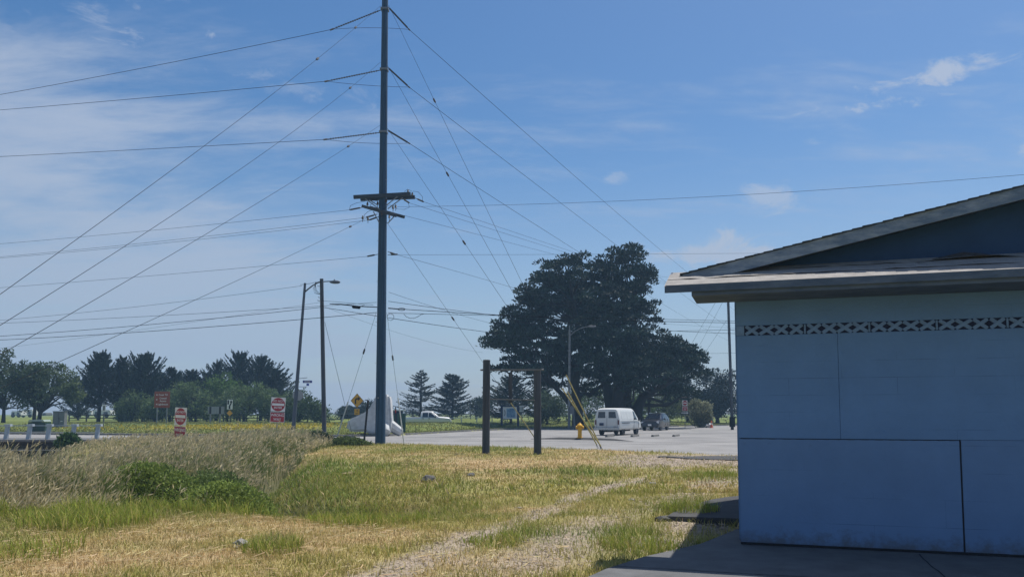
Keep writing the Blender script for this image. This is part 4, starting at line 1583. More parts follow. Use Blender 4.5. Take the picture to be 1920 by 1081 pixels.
# ------------------------------------------------------------------ hydrant, cabinets, cone, wheel stops
def build_street_bits():
    p = P(1088, 822, 50)
    t = thing('fire_hydrant', 'yellow fire hydrant on the asphalt berm near the van', 'fire hydrant', (p.x, 50.3, .10))
    MB().lathe([(.20, 0), (.20, .05), (.13, .06), (.125, .55), (.17, .56), (.17, .60), (.13, .61), (.135, .70), (.19, .72), (.19, .76), (.165, .80), (.12, .87), (.05, .92)], n=18).build('barrel', M['yellow'], t, smooth=35)
    MB().lathe([(.045, .92), (.04, .98)], n=5).build('operating_nut', M['yellow'], t)
    for s in (-1, 1):
        MB().lathe([(.085, 0), (.085, .06), (.10, .06), (.10, .13), (.04, .15)] if s > 0 else [(.04, -.15), (.10, -.13), (.10, -.06), (.085, -.06), (.085, 0)], (s * .11, 0, .66), 12, 'X').build('side_outlet', M['yellow'], t)
    MB().lathe([(.05, -.19), (.12, -.17), (.12, -.10), (.10, -.10), (.10, 0)], (0, -.10, .50), 12, 'Y').build('front_outlet', M['yellow'], t)
    # wheel stops
    first = None
    for i, (px, d) in enumerate([(1143, 56.5), (1190, 57.2), (1228, 57.6), (1267, 57.8)]):
        x = GX(px, d)
        if first is None:
            m = MB()
            for y0 in (0,):
                m.prism([(-.10, 0), (.10, 0), (.07, .13), (-.07, .13)], -.85, .85)
            first = m.mesh('wheel_stop', M['kerb'], bevel=.01)
        o = link('wheel_stop', first)
        o.location = (x, d, .0)
        o.rotation_euler = (0, 0, R(-24))
        tag(o, ['wheel stop lying behind the rear tyres of the white van', 'wheel stop lying beside the front tyre of the white van', 'wheel stop lying in the open bay before the black car', 'last wheel stop of the row, on the cone side'][i], 'wheel stop', 'wheel stops in the parking row')
    # traffic cone
    p = P(1334, 804, 93)
    t = thing('traffic_cone', 'bright orange traffic cone at lot edge beside the pale bush', 'traffic cone', (p.x, 93, .0))
    MB().box((0, 0, .02), (.42, .42, .04)).build('base', M['orange'], t, bevel=.01)
    MB().lathe([(.17, .04), (.13, .30), (.12, .32), (.045, .82), (.03, .84)], n=14).build('cone', M['orange'], t, smooth=40)
    MB().lathe([(.118, .40), (.092, .55)], n=14).build('collar', M['sign_white'], t, smooth=40)
    p = P(1331, 790, 94.5)
    o = thing('white_rag', 'crumpled white plastic sheet lying against the bush near the orange cone', 'plastic sheet', (p.x, 94.5, hz(p.x, 94.5)))
    m = MB()
    rr = random.Random(4)
    vs_ = [(.5 * math.cos(k) * rr.uniform(.5, 1), rr.uniform(-.3, .3), .35 + .35 * math.sin(k) * rr.uniform(.5, 1.2)) for k in np.linspace(0, 6.0, 12)] + [(0, -.35, .4)]
    m.add(vs_, [(12, k, (k + 1) % 12) for k in range(12)])
    m.build('sheet', M['sign_white'], o)
    # transformer on the left lawn
    p = P(73.5, 809, 66)
    t = thing('pad_transformer', 'dark green pad mounted transformer with pale lid behind the rail posts', 'transformer', (p.x, 66, hz(p.x, 66)), R(3))
    MB().box((0, 0, .02), (1.6, 1.3, .16)).build('pad', M['kerb'], t)
    MB().box((0, 0, .46), (1.34, 1.0, .74)).build('cabinet', M['green_box'], t, bevel=.02)
    MB().prism([(-.66, .86), (.66, .86), (.55, 1.0), (-.55, 1.0)], -.56, .56).build('lid', M['green_lid'], t, bevel=.01)
    MB().box((0, -.51, .46), (.02, .02, .66)).build('door_seam', M['trim'], t)
    p = P(112, 797, 76)
    t = thing('utility_cabinet', 'tall grey metal utility cabinet on the lawn under the forked tree', 'cabinet', (p.x, 76, hz(p.x, 76)), R(4))
    MB().box((0, 0, .05), (1.25, .8, .14)).build('pad', M['kerb'], t)
    MB().box((0, 0, .78), (1.05, .6, 1.36)).build('cabinet', M['grey_box'], t, bevel=.015)
    MB().box((0, 0, 1.48), (1.12, .68, .06)).build('cap', M['steel'], t, bevel=.01)
    MB().box((0, -.305, .78), (.015, .012, 1.25)).build('door_seam', M['trim'], t)
    MB().box((.28, -.31, .55), (.20, .012, .06)).build('label_plate', M['sign_white'], t)
    MB().box((.06, -.32, .80), (.03, .03, .14)).build('handle', M['trim'], t)
    # boxes behind the dolos
    p = P(746, 806, 62)
    t = thing('utility_cabinet', 'teal ribbed utility cabinet standing behind the white concrete block', 'cabinet', (p.x, 64, hz(p.x, 64)), R(10))
    MB().box((0, 0, .75), (.62, .6, 1.5)).build('cabinet', M['teal_box'], t, bevel=.02)
    for x in (-.18, 0, .18):
        MB().box((x, -.31, .75), (.05, .03, 1.4)).build('rib', M['green_box'], t)
    p = P(722, 800, 68)
    t = thing('storage_shed', 'dark navy storage box with pale roof behind tall pole and white block', 'shed', (p.x, 70, hz(p.x, 70)), R(6))
    MB().box((0, 0, .72), (2.4, 1.6, 1.44)).build('box_body', M['navy'], t, bevel=.02)
    MB().box((.1, 0, 1.5), (2.6, 1.8, .1)).build('roof', M['rv'], t, bevel=.01)
    MB().box((.35, -.83, .8), (.5, .02, .6)).build('panel', M['teal_box'], t)
    p = P(741, 790, 67)
    t = thing('flag_post', 'thin dark post with red band behind the white concrete block', 'post', (p.x, 67, hz(p.x, 67)))
    MB().tube([(0, 0, -.1), (.02, 0, 1.9)], .05, 6).build('shaft', M['trim'], t)
    MB().tube([(.015, 0, 1.4), (.018, 0, 1.65)], .058, 6).build('red_band', M['sign_red'], t)


build_street_bits()


# ------------------------------------------------------------------ bridge at the far end of the weeds
def build_bridge():
    y = 47.6
    t = thing('bridge_rail', 'row of pale leaning guard posts with thin rails along the creek bridge', 'guard rail', (-27, y + .9, 0))
    for i, px in enumerate((-60, -25, 10, 52, 88, 135, 180)):
        b = P(px, 823, y + .9)
        b.z = .0
        lean = .12
        x = b.x + 27
        m = MB()
        m.bar((x, 0, -.1), (x + lean, 0, .94), .20, .20)
        po = m.build('post', M['galv_post'], t, bevel=.01)
        MB().box((x + lean + .02, 0, .92), (.36, .26, .14)).build('block', M['galv_post'], po, bevel=.01)
    for z in (.90, .50):
        MB().bar((P(-80, 800, y + .9).x + 27, .16, z), (P(190, 800, y + .9).x + 27, .16, z), .03, .05 if z > .6 else .03).build('rail', M['galv_post'], t)
    # near black boards stand in for the shade of the open culvert side
    t = thing('creek_bridge', 'near black boards standing in for shade in the open side of the small creek bridge', 'bridge', (-34, 47.12, 0))
    for k in range(4):
        MB().box((0, 0, -.16 - k * .29), (18.6, .24 + .02 * (k % 2), .275)).build('timber', M['culvert_shade'], t, bevel=.01)
    MB().tube([(-9, -.32, -.50), (7.9, -.32, -.50)], .035, 8).build('pipe', M['wood_grey'], t)
    # concrete footway behind the posts
    s = MB()
    s.box((-34, 49.4, .03), (20, 3.9, .10))
    tag(s.build('pavement', M['concrete']), kind='structure')


build_bridge()


# ------------------------------------------------------------------ vehicles
def make_vehicle(name, label, cat, st, loc, rotz, body_m, arches, wheel_r, track, details):
    """st: list of (x, zb, ws, zbelt, wbelt, zr, wr); front is +x. half section of 6 points"""
    t = thing(name, label, cat, loc, rotz)
    def half(s):
        x, zb, ws, zbelt, wb, zr_, wr = s
        zsh = zb + (zbelt - zb) * .62
        up = max(zr_ - zbelt, .02)
        return [(ws * .90, zb), (ws, zb + .10), (wb * 1.012, zsh), (wb, zbelt), (wr, zbelt + up * .86), (wr - min(.11, up * .35), zr_), (wr * .45, zr_ + .02)]
    rings = []
    for s in st:
        h = half(s)
        rings.append([(s[0], y, z) for y, z in h] + [(s[0], -y, z) for y, z in reversed(h)])
    n = len(rings[0])
    m = MB()
    v_ = [p for r_ in rings for p in r_]
    f_ = []
    for i in range(len(rings) - 1):
        for j in range(n):
            j2 = (j + 1) % n
            f_.append((i * n + j, i * n + j2, (i + 1) * n + j2, (i + 1) * n + j))
    f_.append(tuple(range(n)))
    f_.append(tuple(reversed(range((len(rings) - 1) * n, len(rings) * n))))
    m.add(v_, f_)
    body = m.build('body', body_m, t)
    # wheel arches cut through
    cut = MB()
    for ax in arches:
        for s in (-1, 1):
            cut.lathe([(wheel_r * 1.20, -.30), (wheel_r * 1.20, .30)], (ax, s * (track + .12), wheel_r * 1.02), 24, 'Y')
    co = cut.build('cutter', M['dark'])
    md = body.modifiers.new('b', 'BOOLEAN')
    md.object = co
    md.operation = 'DIFFERENCE'
    md.solver = 'EXACT'
    dg = bpy.context.evaluated_depsgraph_get()
    dg.update()
    me = bpy.data.meshes.new_from_object(body.evaluated_get(dg))
    body.modifiers.clear()
    if len(me.polygons) > 20:
        body.data = me
    bpy.data.objects.remove(co)
    body.data.polygons.foreach_set('use_smooth', [True] * len(body.data.polygons))
    body.data.set_sharp_from_angle(angle=R(32))
    xs = [s[0] for s in st]
    hs = np.array([half(s) for s in st])

    def at(x, i, f=0.0, i2=None):
        a = [np.interp(x, xs, hs[:, i, k]) for k in (0, 1)]
        if i2 is not None:
            b = [np.interp(x, xs, hs[:, i2, k]) for k in (0, 1)]
            a = [a[k] + (b[k] - a[k]) * f for k in (0, 1)]
        return a

    def side_panel(pname, corners, side, mt, parent=None, off=.012, idx=(3, 4)):
        pts = []
        for (x, f) in corners:
            y_, z_ = at(x, idx[0], f, idx[1])
            pts.append(Vector((x, side * (y_ + off), z_)))
        mm = MB()
        inner = [p - Vector((0, side * .03, 0)) for p in pts]
        k = len(pts)
        mm.add(pts + inner, [tuple(range(k)), tuple(reversed(range(k, 2 * k)))] + [(i, k + i, k + (i + 1) % k, (i + 1) % k) for i in range(k)])
        return mm.build(pname, mt, parent or t)
    me_t = MB().lathe([(wheel_r * .62, -.10), (wheel_r * .94, -.11), (wheel_r, -.08), (wheel_r, .08), (wheel_r * .94, .11), (wheel_r * .62, .10)], (0, 0, 0), 24, 'Y').mesh('tyre', M['rubber'], 35)
    me_r = MB().lathe([(wheel_r * .64, -.095), (wheel_r * .58, -.105), (wheel_r * .50, -.06), (wheel_r * .18, -.08), (wheel_r * .14, -.11), (wheel_r * .14, .11), (wheel_r * .18, .08), (wheel_r * .50, .06), (wheel_r * .58, .105), (wheel_r * .64, .095)], (0, 0, 0), 20, 'Y').mesh('rim', M['rim'], 35)
    for ax in arches:
        for s in (-1, 1):
            w = link('wheel', me_t, t)
            w.location = (ax, s * (track - .02), wheel_r)
            link('rim', me_r, w)
    details(t, side_panel, at)
    return t


def front_dir(px_dir):
    return px_dir


def van_details(t, side, at):
    g, tr = M['glass'], M['trim']
    for s in (-1, 1):
        side('door_window', [(3.36, .08), (4.12, .08), (3.92, .55), (3.72, .90), (3.36, .92)], s, g)
        # pressed blank window panels along the cargo side
        side('side_panel', [(.55, .10), (1.75, .10), (1.75, .88), (.55, .88)], s, M['van'], off=.008)
        side('side_panel', [(1.85, .10), (3.12, .10), (3.12, .88), (1.85, .88)], s, M['van'], off=.008)
        MB().box((2.55, s * 1.02, 1.08), (4.6, .03, .035)).build('belt_moulding', M['van'], t)
        MB().box((1.35, s * 1.018, .93), (1.7, .02, .05)).build('side_stripe', tr, t)
        MB().box((3.28, s * 1.006, .86), (.012, .02, .80)).build('door_seam', tr, t)
        MB().box((4.42, s * 1.006, .80), (.012, .02, .55)).build('door_seam', tr, t)
        MB().box((3.42, s * 1.03, .98), (.14, .03, .03)).build('door_handle', M['chrome'], t)
        MB().box((4.1, s * 1.16, 1.22), (.08, .20, .26)).build('mirror', tr, t, bevel=.02)
        MB().box((-.015, s * .90, .98), (.05, .10, .36)).build('tail_lamp', M['tail'], t, bevel=.008)
    # rear doors
    for s in (-1, 1):
        o = MB()
        a = [(-.052, s * .12, 1.30), (-.052, s * .74, 1.30), (-.012, s * .68, 1.78), (-.012, s * .12, 1.78)]
        o.add(a + [(x + .04, y, z) for x, y, z in a], [(0, 1, 2, 3), (7, 6, 5, 4), (0, 4, 5, 1), (1, 5, 6, 2), (2, 6, 7, 3), (3, 7, 4, 0)])
        o.build('rear_window', g, t, bevel=.012)
    MB().box((-.045, 0, 1.18), (.012, .014, 1.2), (0, R(4), 0)).build('rear_door_seam', tr, t)
    for s in (-1, 1):
        MB().box((-.035, s * .82, 1.1), (.012, .012, 1.05), (0, R(4), 0)).build('rear_door_seam', tr, t)
    MB().box((-.07, .42, .83), (.014, .34, .20)).build('licence_plate', M['navy'], t)
    MB().box((-.06, -.62, .66), (.012, .22, .03)).build('badge', tr, t)
    MB().box((-.12, 0, .50), (.18, 2.0, .17)).build('rear_bumper', M['chrome'], t, bevel=.02)
    MB().box((5.30, 0, .48), (.16, 1.98, .17)).build('front_bumper', M['chrome'], t, bevel=.02)
    MB().box((2.5, 0, .34), (4.2, .5, .14)).build('chassis', tr, t)
    MB().box((.4, .1, .36), (.9, .5, .2)).build('spare_carrier', tr, t)
    w = MB()
    a = [(4.58, -.74, 1.20), (4.58, .74, 1.20), (3.98, .66, 1.84), (3.98, -.66, 1.84)]
    w.add([(x + .03, y, z + .03) for x, y, z in a], [(0, 1, 2, 3)])
    w.build('windscreen', g, t)
    for s in (-1, 1):
        MB().box((5.24, s * .72, .86), (.04, .28, .20)).build('headlight', M['lamp'], t)
    MB().box((5.24, 0, .86), (.04, 1.1, .20)).build('grille', tr, t)


vx = P(1141, 815, 60)
VAN_TH = R(90 - 27)
VAN = [(-.03, .50, .93, 1.12, .97, 1.50, .88), (.00, .46, .96, 1.12, 1.0, 1.93, .80), (.10, .44, .97, 1.12, 1.0, 1.99, .82), (.6, .42, .98, 1.12, 1.0, 2.03, .84), (2.0, .42, .98, 1.12, 1.0, 2.04, .84), (3.3, .42, .98, 1.12, 1.0, 2.03, .84), (3.75, .42, .98, 1.12, 1.0, 1.97, .82), (3.98, .42, .98, 1.12, 1.0, 1.86, .80),
       (4.56, .42, .98, 1.10, .98, 1.20, .86), (4.75, .42, .97, 1.05, .96, 1.13, .84), (5.15, .44, .95, .98, .93, 1.04, .82), (5.24, .48, .93, .90, .90, .95, .80)]
make_vehicle('parked_van', 'older white panel van parked with its two rear windows toward the hydrant', 'van', VAN, (vx.x - .1, 60.0, 0), VAN_TH, M['van'], (1.05, 4.28), .37, .84, van_details)


def suv_details(t, side, at):
    g, tr = M['glass'], M['trim']
    for s in (-1, 1):
        side('rear_quarter_window', [(.35, .12), (1.15, .10), (1.15, .92), (.62, .90)], s, g)
        side('rear_door_window', [(1.22, .10), (2.05, .08), (2.05, .94), (1.22, .93)], s, g)
        side('front_door_window', [(2.12, .08), (3.18, .04), (2.72, .70), (2.45, .93), (2.12, .94)], s, g)
        MB().box((2.9, s * 1.04, 1.12), (.18, .20, .16)).build('mirror', M['suv'], t, bevel=.03)
        MB().box((4.52, s * .70, .78), (.10, .34, .16), (0, 0, s * R(-18))).build('headlight', M['lamp'], t, bevel=.02)
        MB().box((.08, s * .80, .98), (.12, .2, .3)).build('tail_lamp', M['tail'], t)
        MB().box((2.05, s * .955, .82), (.012, .02, .66)).build('door_seam', tr, t)
        MB().box((1.18, s * .955, .82), (.012, .02, .66)).build('door_seam', tr, t)
        MB().box((2.2, s * .97, .92), (.16, .03, .03)).build('door_handle', M['chrome'], t)
        MB().box((1.5, s * .58, 1.70), (2.1, .04, .05)).build('roof_rail', M['chrome'], t)
    w = MB()
    a = [(3.42, -.70, 1.10), (3.42, .70, 1.10), (2.62, .58, 1.58), (2.62, -.58, 1.58)]
    w.add([(x + .03, y, z + .03) for x, y, z in a] + [(x - .03, y, z - .03) for x, y, z in a], [(0, 1, 2, 3), (0, 4, 5, 1), (1, 5, 6, 2), (2, 6, 7, 3), (3, 7, 4, 0)])
    w.build('windscreen', g, t)
    MB().box((4.58, 0, .74), (.05, .9, .22)).build('grille', tr, t)
    MB().box((4.60, 0, .44), (.08, 1.5, .16)).build('front_bumper', tr, t, bevel=.02)
    MB().box((4.645, 0, .55), (.012, .34, .16)).build('licence_plate', M['sign_white'], t)


SUV = [(.0, .42, .84, .98, .88, 1.04, .80), (.08, .34, .88, 1.0, .92, 1.30, .74), (.42, .30, .90, 1.0, .94, 1.60, .70), (.9, .30, .91, 1.0, .95, 1.67, .70), (1.8, .30, .91, .99, .95, 1.69, .70), (2.3, .30, .91, .98, .95, 1.66, .69), (2.62, .30, .91, .98, .95, 1.58, .68),
       (3.42, .30, .91, .99, .94, 1.09, .80), (3.6, .30, .91, .97, .93, 1.06, .78), (4.3, .30, .89, .88, .90, .97, .74), (4.52, .34, .85, .80, .84, .88, .68), (4.62, .40, .78, .66, .76, .72, .6)]
sx = P(1237, 806, 79)
make_vehicle('parked_suv', 'shiny black sport utility car facing out just beyond the white van', 'car', SUV, (sx.x + .55, 81.2, 0), R(180 + 90 - 24), M['suv'], (.85, 3.62), .36, .80, suv_details)


def pickup_details(t, side, at):
    g, tr = M['glass'], M['trim']
    for s in (-1, 1):
        side('rear_door_window', [(2.32, .06), (3.02, .06), (3.02, .90), (2.36, .90)], s, g)
        side('front_door_window', [(3.10, .06), (4.02, .04), (3.72, .55), (3.45, .88), (3.10, .90)], s, g)
        MB().box((3.06, s * .99, .86), (.012, .02, .76)).build('door_seam', tr, t)
        MB().box((2.24, s * .99, .86), (.012, .02, .76)).build('door_seam', tr, t)
        for x in (2.42, 3.2):
            MB().box((x, s * 1.012, 1.0), (.2, .03, .09)).build('door_handle', tr, t)
        MB().box((3.95, s * 1.10, 1.22), (.12, .22, .24)).build('mirror', tr, t, bevel=.02)
        MB().box((5.72, s * .72, .98), (.14, .34, .20)).build('headlight', M['lamp'], t, bevel=.02)
        MB().box((.06, s * .93, 1.02), (.12, .10, .40)).build('tail_lamp', M['tail'], t)
    # open bed
    MB().box((1.12, 0, 1.165), (1.95, 1.55, .03)).build('bed_floor', tr, t)
    MB().box((5.80, 0, .90), (.05, 1.2, .30)).build('grille', tr, t)
    MB().box((5.86, 0, .58), (.14, 1.9, .2)).build('front_bumper', M['chrome'], t, bevel=.02)
    MB().box((-.08, 0, .58), (.16, 1.9, .18)).build('rear_bumper', M['chrome'], t, bevel=.02)
    w = MB()
    a = [(4.32, -.76, 1.26), (4.32, .76, 1.26), (3.62, .64, 1.84), (3.62, -.64, 1.84)]
    w.add([(x + .03, y, z + .03) for x, y, z in a], [(0, 1, 2, 3)])
    w.build('windscreen', g, t)


PICK = [(.0, .55, .94, 1.05, .97, 1.14, .93), (.08, .52, .96, 1.06, .99, 1.16, .95), (2.08, .52, .96, 1.06, .99, 1.16, .95), (2.14, .52, .96, 1.10, .99, 1.80, .72), (2.3, .52, .96, 1.12, .99, 1.90, .72), (2.9, .52, .96, 1.12, .99, 1.93, .72), (3.4, .52, .96, 1.12, .99, 1.90, .72), (3.62, .52, .96, 1.12, .99, 1.84, .70),
        (4.32, .52, .96, 1.13, .98, 1.24, .86), (4.5, .52, .96, 1.12, .98, 1.22, .86), (5.5, .52, .95, 1.05, .96, 1.14, .84), (5.75, .56, .92, .98, .93, 1.04, .82), (5.84, .62, .9, .85, .9, .90, .8)]
px_ = P(757, 795, 100)
make_vehicle('pickup_truck', 'silver crew cab pickup half hidden behind the lawn crest before the spruces', 'truck', PICK, (px_.x, 100.5, hz(px_.x + 3, 100.5)), R(2), M['pickup'], (1.12, 4.82), .41, .82, pickup_details)


# ------------------------------------------------------------------ far camp vehicles, fences, rails
def motorhome(px0, px1, pyt, d, label, name='motorhome', body='rv', zoff=0.0):
    a, b = P(px0, pyt, d), P(px1, pyt, d)
    w = b.x - a.x
    zg = hz(a.x, d)
    h = a.z - zg
    t = thing(name, label, 'camper' if name == 'motorhome' else 'building', ((a.x + b.x) / 2, d, zg), R(rnd.uniform(-6, 6)))
    MB().box((0, 0, h / 2 + .2), (w, 2.4, h - .4)).build('body', M[body], t, bevel=.12)
    MB().box((0, 0, h + .02), (w * .9, 2.2, .06)).build('roof', M['rv'], t)
    n = max(2, int(w / 1.6))
    for k in range(n):
        x = -w / 2 + w * (k + .5) / n
        MB().box((x, -1.21, h * .62), (w / n * .5, .03, .5)).build('window', M['glass'], t)
    if name == 'motorhome':
        for x in (-w * .3, w * .3):
            MB().lathe([(.38, -.12), (.38, .12)], (x, -1.1, .38), 14, 'Y').build('wheel', M['rubber'], t)
        MB().box((0, -1.215, h * .38), (w * .9, .02, .12)).build('stripe', M['grey_box'], t)


motorhome(27, 45, 770, 170, 'small white camper parked far off beneath the forked tree')
motorhome(46, 67, 767, 175, 'taller white camper parked far off beside the forked trunk')
motorhome(144, 178, 769, 165, 'long white camper parked far off between cypress trunks')
motorhome(180, 212, 768, 160, 'wide white camper parked far off right behind the thin post sign')
motorhome(77, 93, 773, 180, 'plain grey far shed between forked tree and grey cabinet', 'far_shed', 'grey_box')
motorhome(890, 904, 776, 150, 'small white far kiosk beyond the sign frame', 'far_kiosk', 'rv')
motorhome(1010, 1040, 776, 160, 'low pale far building glimpsed below the cypress limbs', 'far_shed', 'rv')
motorhome(640, 690, 762, 135, 'dark far barn with low roof behind the turn sign', 'far_barn', 'navy')
motorhome(545, 572, 766, 170, 'pale far hut glimpsed through the shrubs by street lamp', 'far_hut', 'rv')


def rail_fence(label, x0, x1, y0, y1, h, n, mt, rails=(.45, .85), name='rail_fence'):
    t = thing(name, label, 'fence', (x0, y0, 0))
    for i in range(n + 1):
        f = i / n
        x, y = x0 + (x1 - x0) * f, y0 + (y1 - y0) * f
        z = hz(x, y)
        MB().box((x - x0, y - y0, z + h / 2 - .1), (.14, .12, h + .2)).build('post', M[mt], t)
        if i < n:
            f2 = (i + 1) / n
            xb, yb = x0 + (x1 - x0) * f2, y0 + (y1 - y0) * f2
            zb = hz(xb, yb)
            for r_ in rails:
                MB().bar((x - x0, y - y0 - .08, z + r_), (xb - x0, yb - y0 - .08, zb + r_), .05, .12).build('rail', M[mt], t)


rail_fence('dark split rail fence running under the cypress row', GX(130, 104), GX(640, 106), 104, 106, 1.0, 16, 'oldwood')
rail_fence('pale guard rail along the far road behind pickup and notice board', GX(836, 112), GX(1062, 116), 112, 116, .8, 8, 'galv_post', (.66,), 'guard_rail')
rail_fence('thin pale pipe fence beyond the guard rail', GX(700, 128), GX(1062, 130), 128, 130, 1.5, 10, 'steel', (1.4, .8), 'pipe_fence')
rail_fence('low grey boundary rail beyond the far lawn by turn sign', GX(560, 124), GX(700, 124), 124, 124, 1.0, 5, 'steel', (.9,), 'boundary_rail')


# ------------------------------------------------------------------ foliage helpers
def quads(c, dirs, ln, wd, rg):
    """diamond leaves: centre base c, direction dirs, length ln, width wd"""
    n = len(c)
    r = rg.normal(size=(n, 3))
    s = np.cross(dirs, r)
    s /= np.linalg.norm(s, axis=1, keepdims=True) + 1e-9
    ln, wd = np.asarray(ln).reshape(-1, 1) * np.ones((n, 1)), np.asarray(wd).reshape(-1, 1) * np.ones((n, 1))
    bend = np.cross(s, dirs)
    v = np.stack([c, c + dirs * ln * .5 + s * wd * .5 + bend * ln * .06, c + dirs * ln, c + dirs * ln * .5 - s * wd * .5 + bend * ln * .06], 1)
    return v.reshape(-1, 3)


def leaf_mesh(name, v, cols, m):
    n = len(v) // 4
    return np_mesh(name, v, np.arange(4 * n), np.full(n, 4), m, np.repeat(cols, 4, axis=0))


def unit(a):
    return a / (np.linalg.norm(a, axis=-1, keepdims=True) + 1e-9)


def plume_tree(label, px, py_base, py_top, hw, d, name='cypress_tree', seed=1, col=(.026, .046, .038), nb=150, up=.9, cat='tree', group=None, base_f=.09, tuft=70, thick=.34, cone=1.35, droop=0.0, lnl=.34, taper=.72):
    """conifer with plume-like branches; the leader and branch tips stand out"""
    rg = np.random.default_rng(seed)
    b = P(px, py_base, d)
    zg = hz(b.x, d)
    h = P(px, py_top, d).z - zg
    w = hw * d / F
    t = thing(name, label, cat, (b.x, d, zg - .05), 0, group)
    MB().tube([(0, 0, 0), (rg.uniform(-.2, .2), 0, h * .4), (rg.uniform(-.1, .1), 0, h * .75), (0, 0, h * .97)], [h * .028, h * .022, h * .012, .02], 9).build('trunk', M['bark'], t, smooth=60)
    V, Cc = [], []
    br = MB()
    for k in range(nb):
        f = base_f + (1 - base_f) * ((k + rg.uniform(0, 1)) / nb) ** .92
        an = rg.uniform(0, 2 * math.pi)
        prof = (1 - f) ** taper * cone
        L = w * max(prof, .10) * rg.choice([rg.uniform(.5, .85), rg.uniform(.85, 1.25)]) + .18
        z0 = f * h * .93
        upk = up * (.7 + .8 * f) * rg.uniform(.7, 1.3)
        n = tuft if f < .85 else int(tuft * .6)
        s = rg.uniform(0.08, 1, n) ** .8
        hx = np.stack([math.cos(an) * L * s, math.sin(an) * L * s, z0 + L * (upk * s ** 1.7 * .62 - droop * s * (1 - .45 * s))], 1)
        tan = np.stack([np.full(n, math.cos(an)), np.full(n, math.sin(an)), upk * 1.05 * s ** .7 - droop * (1 - .9 * s)], 1)
        tan = unit(tan)
        rad = thick * (1.02 - .95 * s)[:, None] * (.35 + .30 * L)
        c = hx + rg.normal(size=(n, 3)) * rad * np.array([.55, .55, .38])
        dirs = unit(tan + rg.normal(size=(n, 3)) * .26)
        V.append(quads(c, dirs, lnl * (1.15 - .35 * s) * rg.uniform(.7, 1.3, n), lnl * .34, rg))
        cc = np.array(col)[None] * rg.uniform(.6, 1.45, (n, 1)) * (1 + .25 * rg.normal(size=(n, 3)) * .25)
        Cc.append(cc)
        tip = (math.cos(an) * L * .95, math.sin(an) * L * .95, z0 + L * (upk * .57 - droop * .55 * .95))
        mid = (math.cos(an) * L * .5, math.sin(an) * L * .5, z0 + L * (upk * .5 ** 1.7 * .62 - droop * .5 * .77))
        br.tube([(0, 0, z0), mid, tip], [.05, .03, .008], 4, False)
    br.build('limbs', M['bark'], t)
    link('crown', leaf_mesh('crown', np.concatenate(V), np.clip(np.concatenate(Cc), .004, 1), M['needle']), t)
    return t


def clump_crown(rg, lobes, nclump, nleaf, cr, col, ln, flat=.6, shell=.55, colvar=.35):
    """lobes: (centre, radii) in local metres. returns verts, colours, clump centres"""
    V, Cc, cen = [], [], []
    vol = np.array([r_[0] * r_[2] for _, r_ in lobes])
    pick = rg.choice(len(lobes), nclump, p=vol / vol.sum())
    for k in range(nclump):
        c, r_ = lobes[pick[k]]
        dv = unit(rg.normal(size=3))
        rr = rg.uniform(shell, 1.0) ** .6
        p = np.array(c) + dv * np.array(r_) * rr
        cen.append(p)
        size = cr * rg.uniform(.6, 1.35)
        n = int(nleaf * rg.uniform(.7, 1.3))
        dd = unit(rg.normal(size=(n, 3)))
        q = p + dd * (rg.uniform(.25, 1, (n, 1)) ** .5) * size * np.array([1, 1, flat])
        dirs = unit(dd * .7 + rg.normal(size=(n, 3)) * .6 + np.array([0, 0, .35]))
        V.append(quads(q, dirs, ln * rg.uniform(.6, 1.4, n), ln * .55, rg))
        tone = rg.uniform(1 - colvar, 1 + colvar)
        Cc.append(np.array(col)[None] * tone * rg.uniform(.75, 1.3, (n, 1)))
    return np.concatenate(V), np.clip(np.concatenate(Cc), .004, 1), np.array(cen)


def limbs_to(mb, rg, base, targets, r0, r1, sag=.15):
    for tg in targets:
        b, tg = Vector(base), Vector(tg)
        d = tg - b
        m1 = b + d * .35 + Vector((0, 0, d.length * .10)) + Vector(rg.normal(size=3) * d.length * .05)
        m2 = b + d * .70 + Vector((0, 0, d.length * .07)) + Vector(rg.normal(size=3) * d.length * .05)
        mb.tube([b, m1, m2, tg], [r0, r0 * .7, (r0 + r1) * .35, r1], 6, False)


def leafy_tree(label, px, py_base, lobes_px, d, seed, col, name='leafy_tree', nclump=90, nleaf=45, cr=.75, ln=.30, trunk_r=.16, fork=None, depth=.8, cat='tree', group=None, flat=.75, shell=.4, mat_='leaf', colvar=.35, ntr=1, nl=16):
    rg = np.random.default_rng(seed)
    b = P(px, py_base, d)
    zg = hz(b.x, d)
    base = Vector((b.x, d, zg - .05))
    t = thing(name, label, cat, base, 0, group)
    lobes = []
    for (cx, cy, rx, ry) in lobes_px:
        c = P(cx, cy, d) - base
        k = d / F
        lobes.append(((c.x, rg.uniform(-.3, .3) * rx * k, c.z), (rx * k, rx * k * depth, ry * k)))
    V, Cc, cen = clump_crown(rg, lobes, nclump, nleaf, cr, col, ln, flat, shell, colvar)
    link('crown', leaf_mesh('crown', V, Cc, M[mat_]), t)
    tm = MB()
    zf = min(c[0][2] - c[1][2] * .6 for c in lobes)
    zf = max(zf, .25)
    f = Vector(fork) if fork else Vector((0, 0, zf * .75))
    for k in range(ntr):
        o = Vector((0, 0, 0)) if ntr == 1 else Vector((rg.uniform(-1, 1) * trunk_r * 2.5, rg.uniform(-.5, .5), 0))
        tm.tube([o, o * .8 + f * .5 + Vector((rg.uniform(-.06, .06), 0, 0)), f + o * 1.5], [trunk_r * 1.25, trunk_r, trunk_r * .85], 9)
    tm.build('trunk', M['bark'], t, smooth=60)
    lm = MB()
    sel = cen[rg.choice(len(cen), min(nl, len(cen)), replace=False)]
    limbs_to(lm, rg, f * .92, sel, trunk_r * .62, .03)
    lm.build('limbs', M['bark'], t)
    return t


